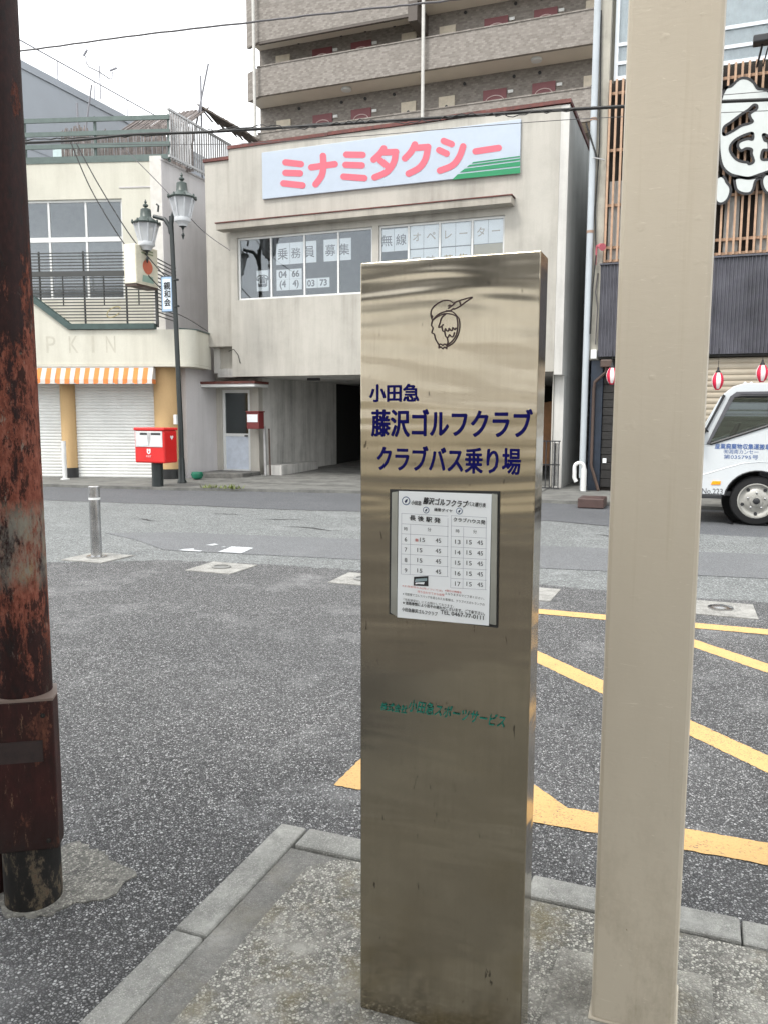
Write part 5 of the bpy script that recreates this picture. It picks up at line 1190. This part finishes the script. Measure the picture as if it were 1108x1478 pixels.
mp = PG(228, 702, .05); MY = mp.y
pb = thing('post_box', 'red post box with two letter slots on a dark leg', 'post box', (mp.x, MY, .05))
def mpz(px, py): return PY(px, py, MY-.22)
a, b = mpz(193.5, 617), mpz(238, 669); f0 = MY-.22; f1 = MY+.22
MB().box(a.x, b.x, f0, f1, b.z, a.z-.06).build('body', M_red, pb, bevel=.03)
MB().prism([(a.x-.01, a.z-.06), (b.x+.01, a.z-.06), (b.x+.01, a.z), (a.x-.01, a.z)], f0-.02, f1+.02).build('lid', M_red, pb, bevel=.02)
c, d = mpz(195.5, 622), mpz(235, 645.5)
mo = MB().box(c.x, d.x, f0-.012, f0+.01, d.z, c.z).build('slot_panel', plain('slot_steel', (.62, .63, .63), .35, .3), pb, bevel=.006)
mid = (c.x+d.x)/2
for s0, s1 in ((c.x+.12, mid-.03), (mid+.06, d.x-.04)): MB().box(s0, s1, f0-.016, f0-.0125, c.z-.075, c.z-.035).build('slot', M_trim, mo)
for s0, s1 in ((c.x+.05, mid-.03), (mid+.03, d.x-.03)): MB().prism([(s0, d.z+.03), (s1, d.z+.03), (s1-.0, c.z-.1), (s0+.05, c.z-.1)], f0-.0155, f0-.0125).build('notice', plain('notice_pale', (.72, .76, .8), .6), mo)
MB().prism([(mid-.035, c.z-.03), (mid+.05, c.z-.03), (mid+.0, d.z+.02)], f0-.018, f0-.0125).build('divider', plain('divider_grey', (.4, .4, .4), .4), mo)
ec = mpz(215, 652); mb = MB()
strokes([[(ec.x-.035, ec.z+.05), (ec.x-.03, ec.z-.01), (ec.x, ec.z-.035), (ec.x+.03, ec.z-.01), (ec.x+.035, ec.z+.05)], [(ec.x-.015, ec.z+.05), (ec.x-.015, ec.z+.02)], [(ec.x+.015, ec.z+.05), (ec.x+.015, ec.z+.02)]], .022, 'emblem', M_lwhite, pb, lambda x, z: Vector((x, f0-.006, z)), Vector((0, -1, 0)))
e2 = mpz(215, 658.5); text('POST', 'emblem_text', M_lwhite, pb, G0, e2.x, f0-.004, e2.z, .05, width=.12)
hc = Vector((b.x+.004, MY+.03, a.z-.2)); mb = MB(); k = mb.pts([(hc.x, hc.y+.055*u, hc.z+.05*v) for u, v in ((0, -1), (.6, -.3), (.95, .25), (.8, .75), (.4, .8), (0, .45), (-.4, .8), (-.8, .75), (-.95, .25), (-.6, -.3))]); mb.face([k+i for i in range(10)]); mb.build('heart_sticker', M_lwhite, pb)
mb = MB(); MB().tube([(mp.x, MY, .05), (mp.x, MY, b.z)], .115, 20).build('leg', M_lampblack, pb, smooth=True)
wp = PG(94, 692, .05)
t = thing('white_post', 'short white post standing before the shop shutters', 'post', wp)
MB().tube([(wp.x, wp.y, .05), (wp.x, wp.y, .92)], .05, 14).build('shaft', M_frame, t, smooth=True); MB().lathe((wp.x, wp.y, .05), [(.1, 0), (.1, .02), (.055, .03)], 16).build('foot', M_frame, t); MB().box(wp.x-.07, wp.x-.05, wp.y-.03, wp.y+.03, .7, .76).build('hook', M_barsteel, t)

# ================================================================== CABLES
def cable(pts, Y, r, label, mat=M_cable, wob=0.):
    P = [PY(x, y, Yk if isinstance(Yk, (int, float)) else Y) for (x, y), Yk in zip(pts, Y if isinstance(Y, (list, tuple)) else [Y]*len(pts))]; Q = []
    for i in range(len(P)-1):
        a, b, c, d = P[max(i-1, 0)], P[i], P[i+1], P[min(i+2, len(P)-1)]
        for k in range(10): t = k/10; Q.append(.5*((2*b)+(c-a)*t+(2*a-5*b+4*c-d)*t*t+(3*b-a-3*c+d)*t**3)+Vector((0, 0, random.uniform(-wob, wob))))
    Q.append(P[-1]); mb = MB(); mb.tube([tuple(q) for q in Q], r, 6); o = mb.build('overhead_cable', mat, smooth=True); o['label'] = label; o['category'] = 'cable'; return o
cable([(-60, 82), (22, 74), (200, 50), (350, 33), (480, 18), (620, 3), (760, -14)], 14.6, .018, 'thin twisted cable crossing the sky and apartment front', M_cablegrey, .008)
cable([(-60, 210), (28, 206), (110, 202), (190, 194), (300, 190), (420, 183), (560, 174), (700, 165), (830, 157), (1000, 148), (1140, 142)], 14.8, .028, 'thick black cable running above the taxi sign across the street')
cable([(-60, 203), (40, 201), (120, 198), (190, 196), (320, 187), (460, 179), (600, 172), (740, 162), (830, 158)], 14.86, .014, 'second black cable sagging along the thick one above the taxi sign', M_cable, .02)
cable([(300, 189), (380, 181), (440, 184), (520, 174), (600, 176), (680, 164), (740, 166), (830, 156)], 14.75, .009, 'loose looping wire strung along the thick cable', M_cable, .04)
cable([(-60, 212), (60, 207), (200, 208), (340, 207), (520, 196), (700, 181), (860, 170), (1140, 158)], 14.9, .006, 'thin grey wire hanging just under the thick cable', M_cablegrey)
cable([(960, 146), (1000, 140), (1050, 136), (1110, 131)], 14.85, .006, 'thin wire above the thick cable at the white brush sign', M_cablegrey)
cable([(102, 205), (130, 270), (165, 330), (200, 380), (228, 412), (243, 425)], 14.7, .012, 'first of two drop wires slanting down across the shop windows')
cable([(110, 206), (140, 262), (185, 335), (215, 372), (240, 400)], 14.6, .012, 'second of two drop wires slanting down to the lamp banner')
cable([(180, 214), (240, 275), (290, 330), (332, 361)], 14.9, .009, 'thin drop wire slanting past the lanterns to the office corner', M_cablegrey)
cable([(255, 452), (275, 462), (300, 478)], 15.2, .01, 'short slack wire from the lamp post to the alley')

# ================================================================== ADDED STATION SIDE BEHIND THE CAMERA, FOR SHADE AND REFLECTION
shc = thing('shade_canopy', 'added dark canopy roof, out of view, shading the stop', 'canopy', (0, -1, 3.9))  # unseen roof, added to shade the ground and the sign front
MB().box(-7, 5, CAN0, CAN1, 3.9, 4.02).build('roof', M_ceil, shc)
MB().box(-7, 5, 1.86, 2.02, 3.9, 4.02).build('edge_beam', M_ceil, shc)
for x in (-6, -4, -1.9, -.08, 2, 4): MB().box(x-.05, x+.05, .3, 1.86, 3.92, 4.0).build('rafter', M_ceil, shc)
for x in (-6.5, 4.5): MB().box(x-.1, x+.1, -3.1, -2.9, 0, 3.9).build('post', M_pillar, shc)
sb_ = thing('reflection_front', 'added louvred front out of view, shaped for the reflection in the steel sign', 'building', (0, -13, 0))  # unseen front, added as something for the steel to reflect
MB().box(-30, 30, -13.3, -13, 0, 1.55).build('wall', M_refl, sb_)
MB().box(-30, 30, -13.3, -13, 2.12, 2.5).build('wall', M_refl2, sb_)
MB().box(-30, 30, -13.3, -13, 3.78, 5.2).build('reflection_dark_edge', M_dark, sb_)  # dark band added to darken the top of the reflection
for z0, z1 in ((1.62, 1.65), (1.76, 1.82), (2.62, 2.7), (3.02, 3.12), (3.34, 3.36), (3.5, 3.6)):
    MB().box(-30, 30, -13.12, -13.06, z0, z1).build('reflection_slat', M_refl, sb_)  # added slats; sky in the gaps makes bright streaks in the steel
for x in range(-29, 30, 8): MB().box(x-.06, x+.06, -13.2, -13.13, 1.55, 4.0).build('mullion', M_refl2, sb_)
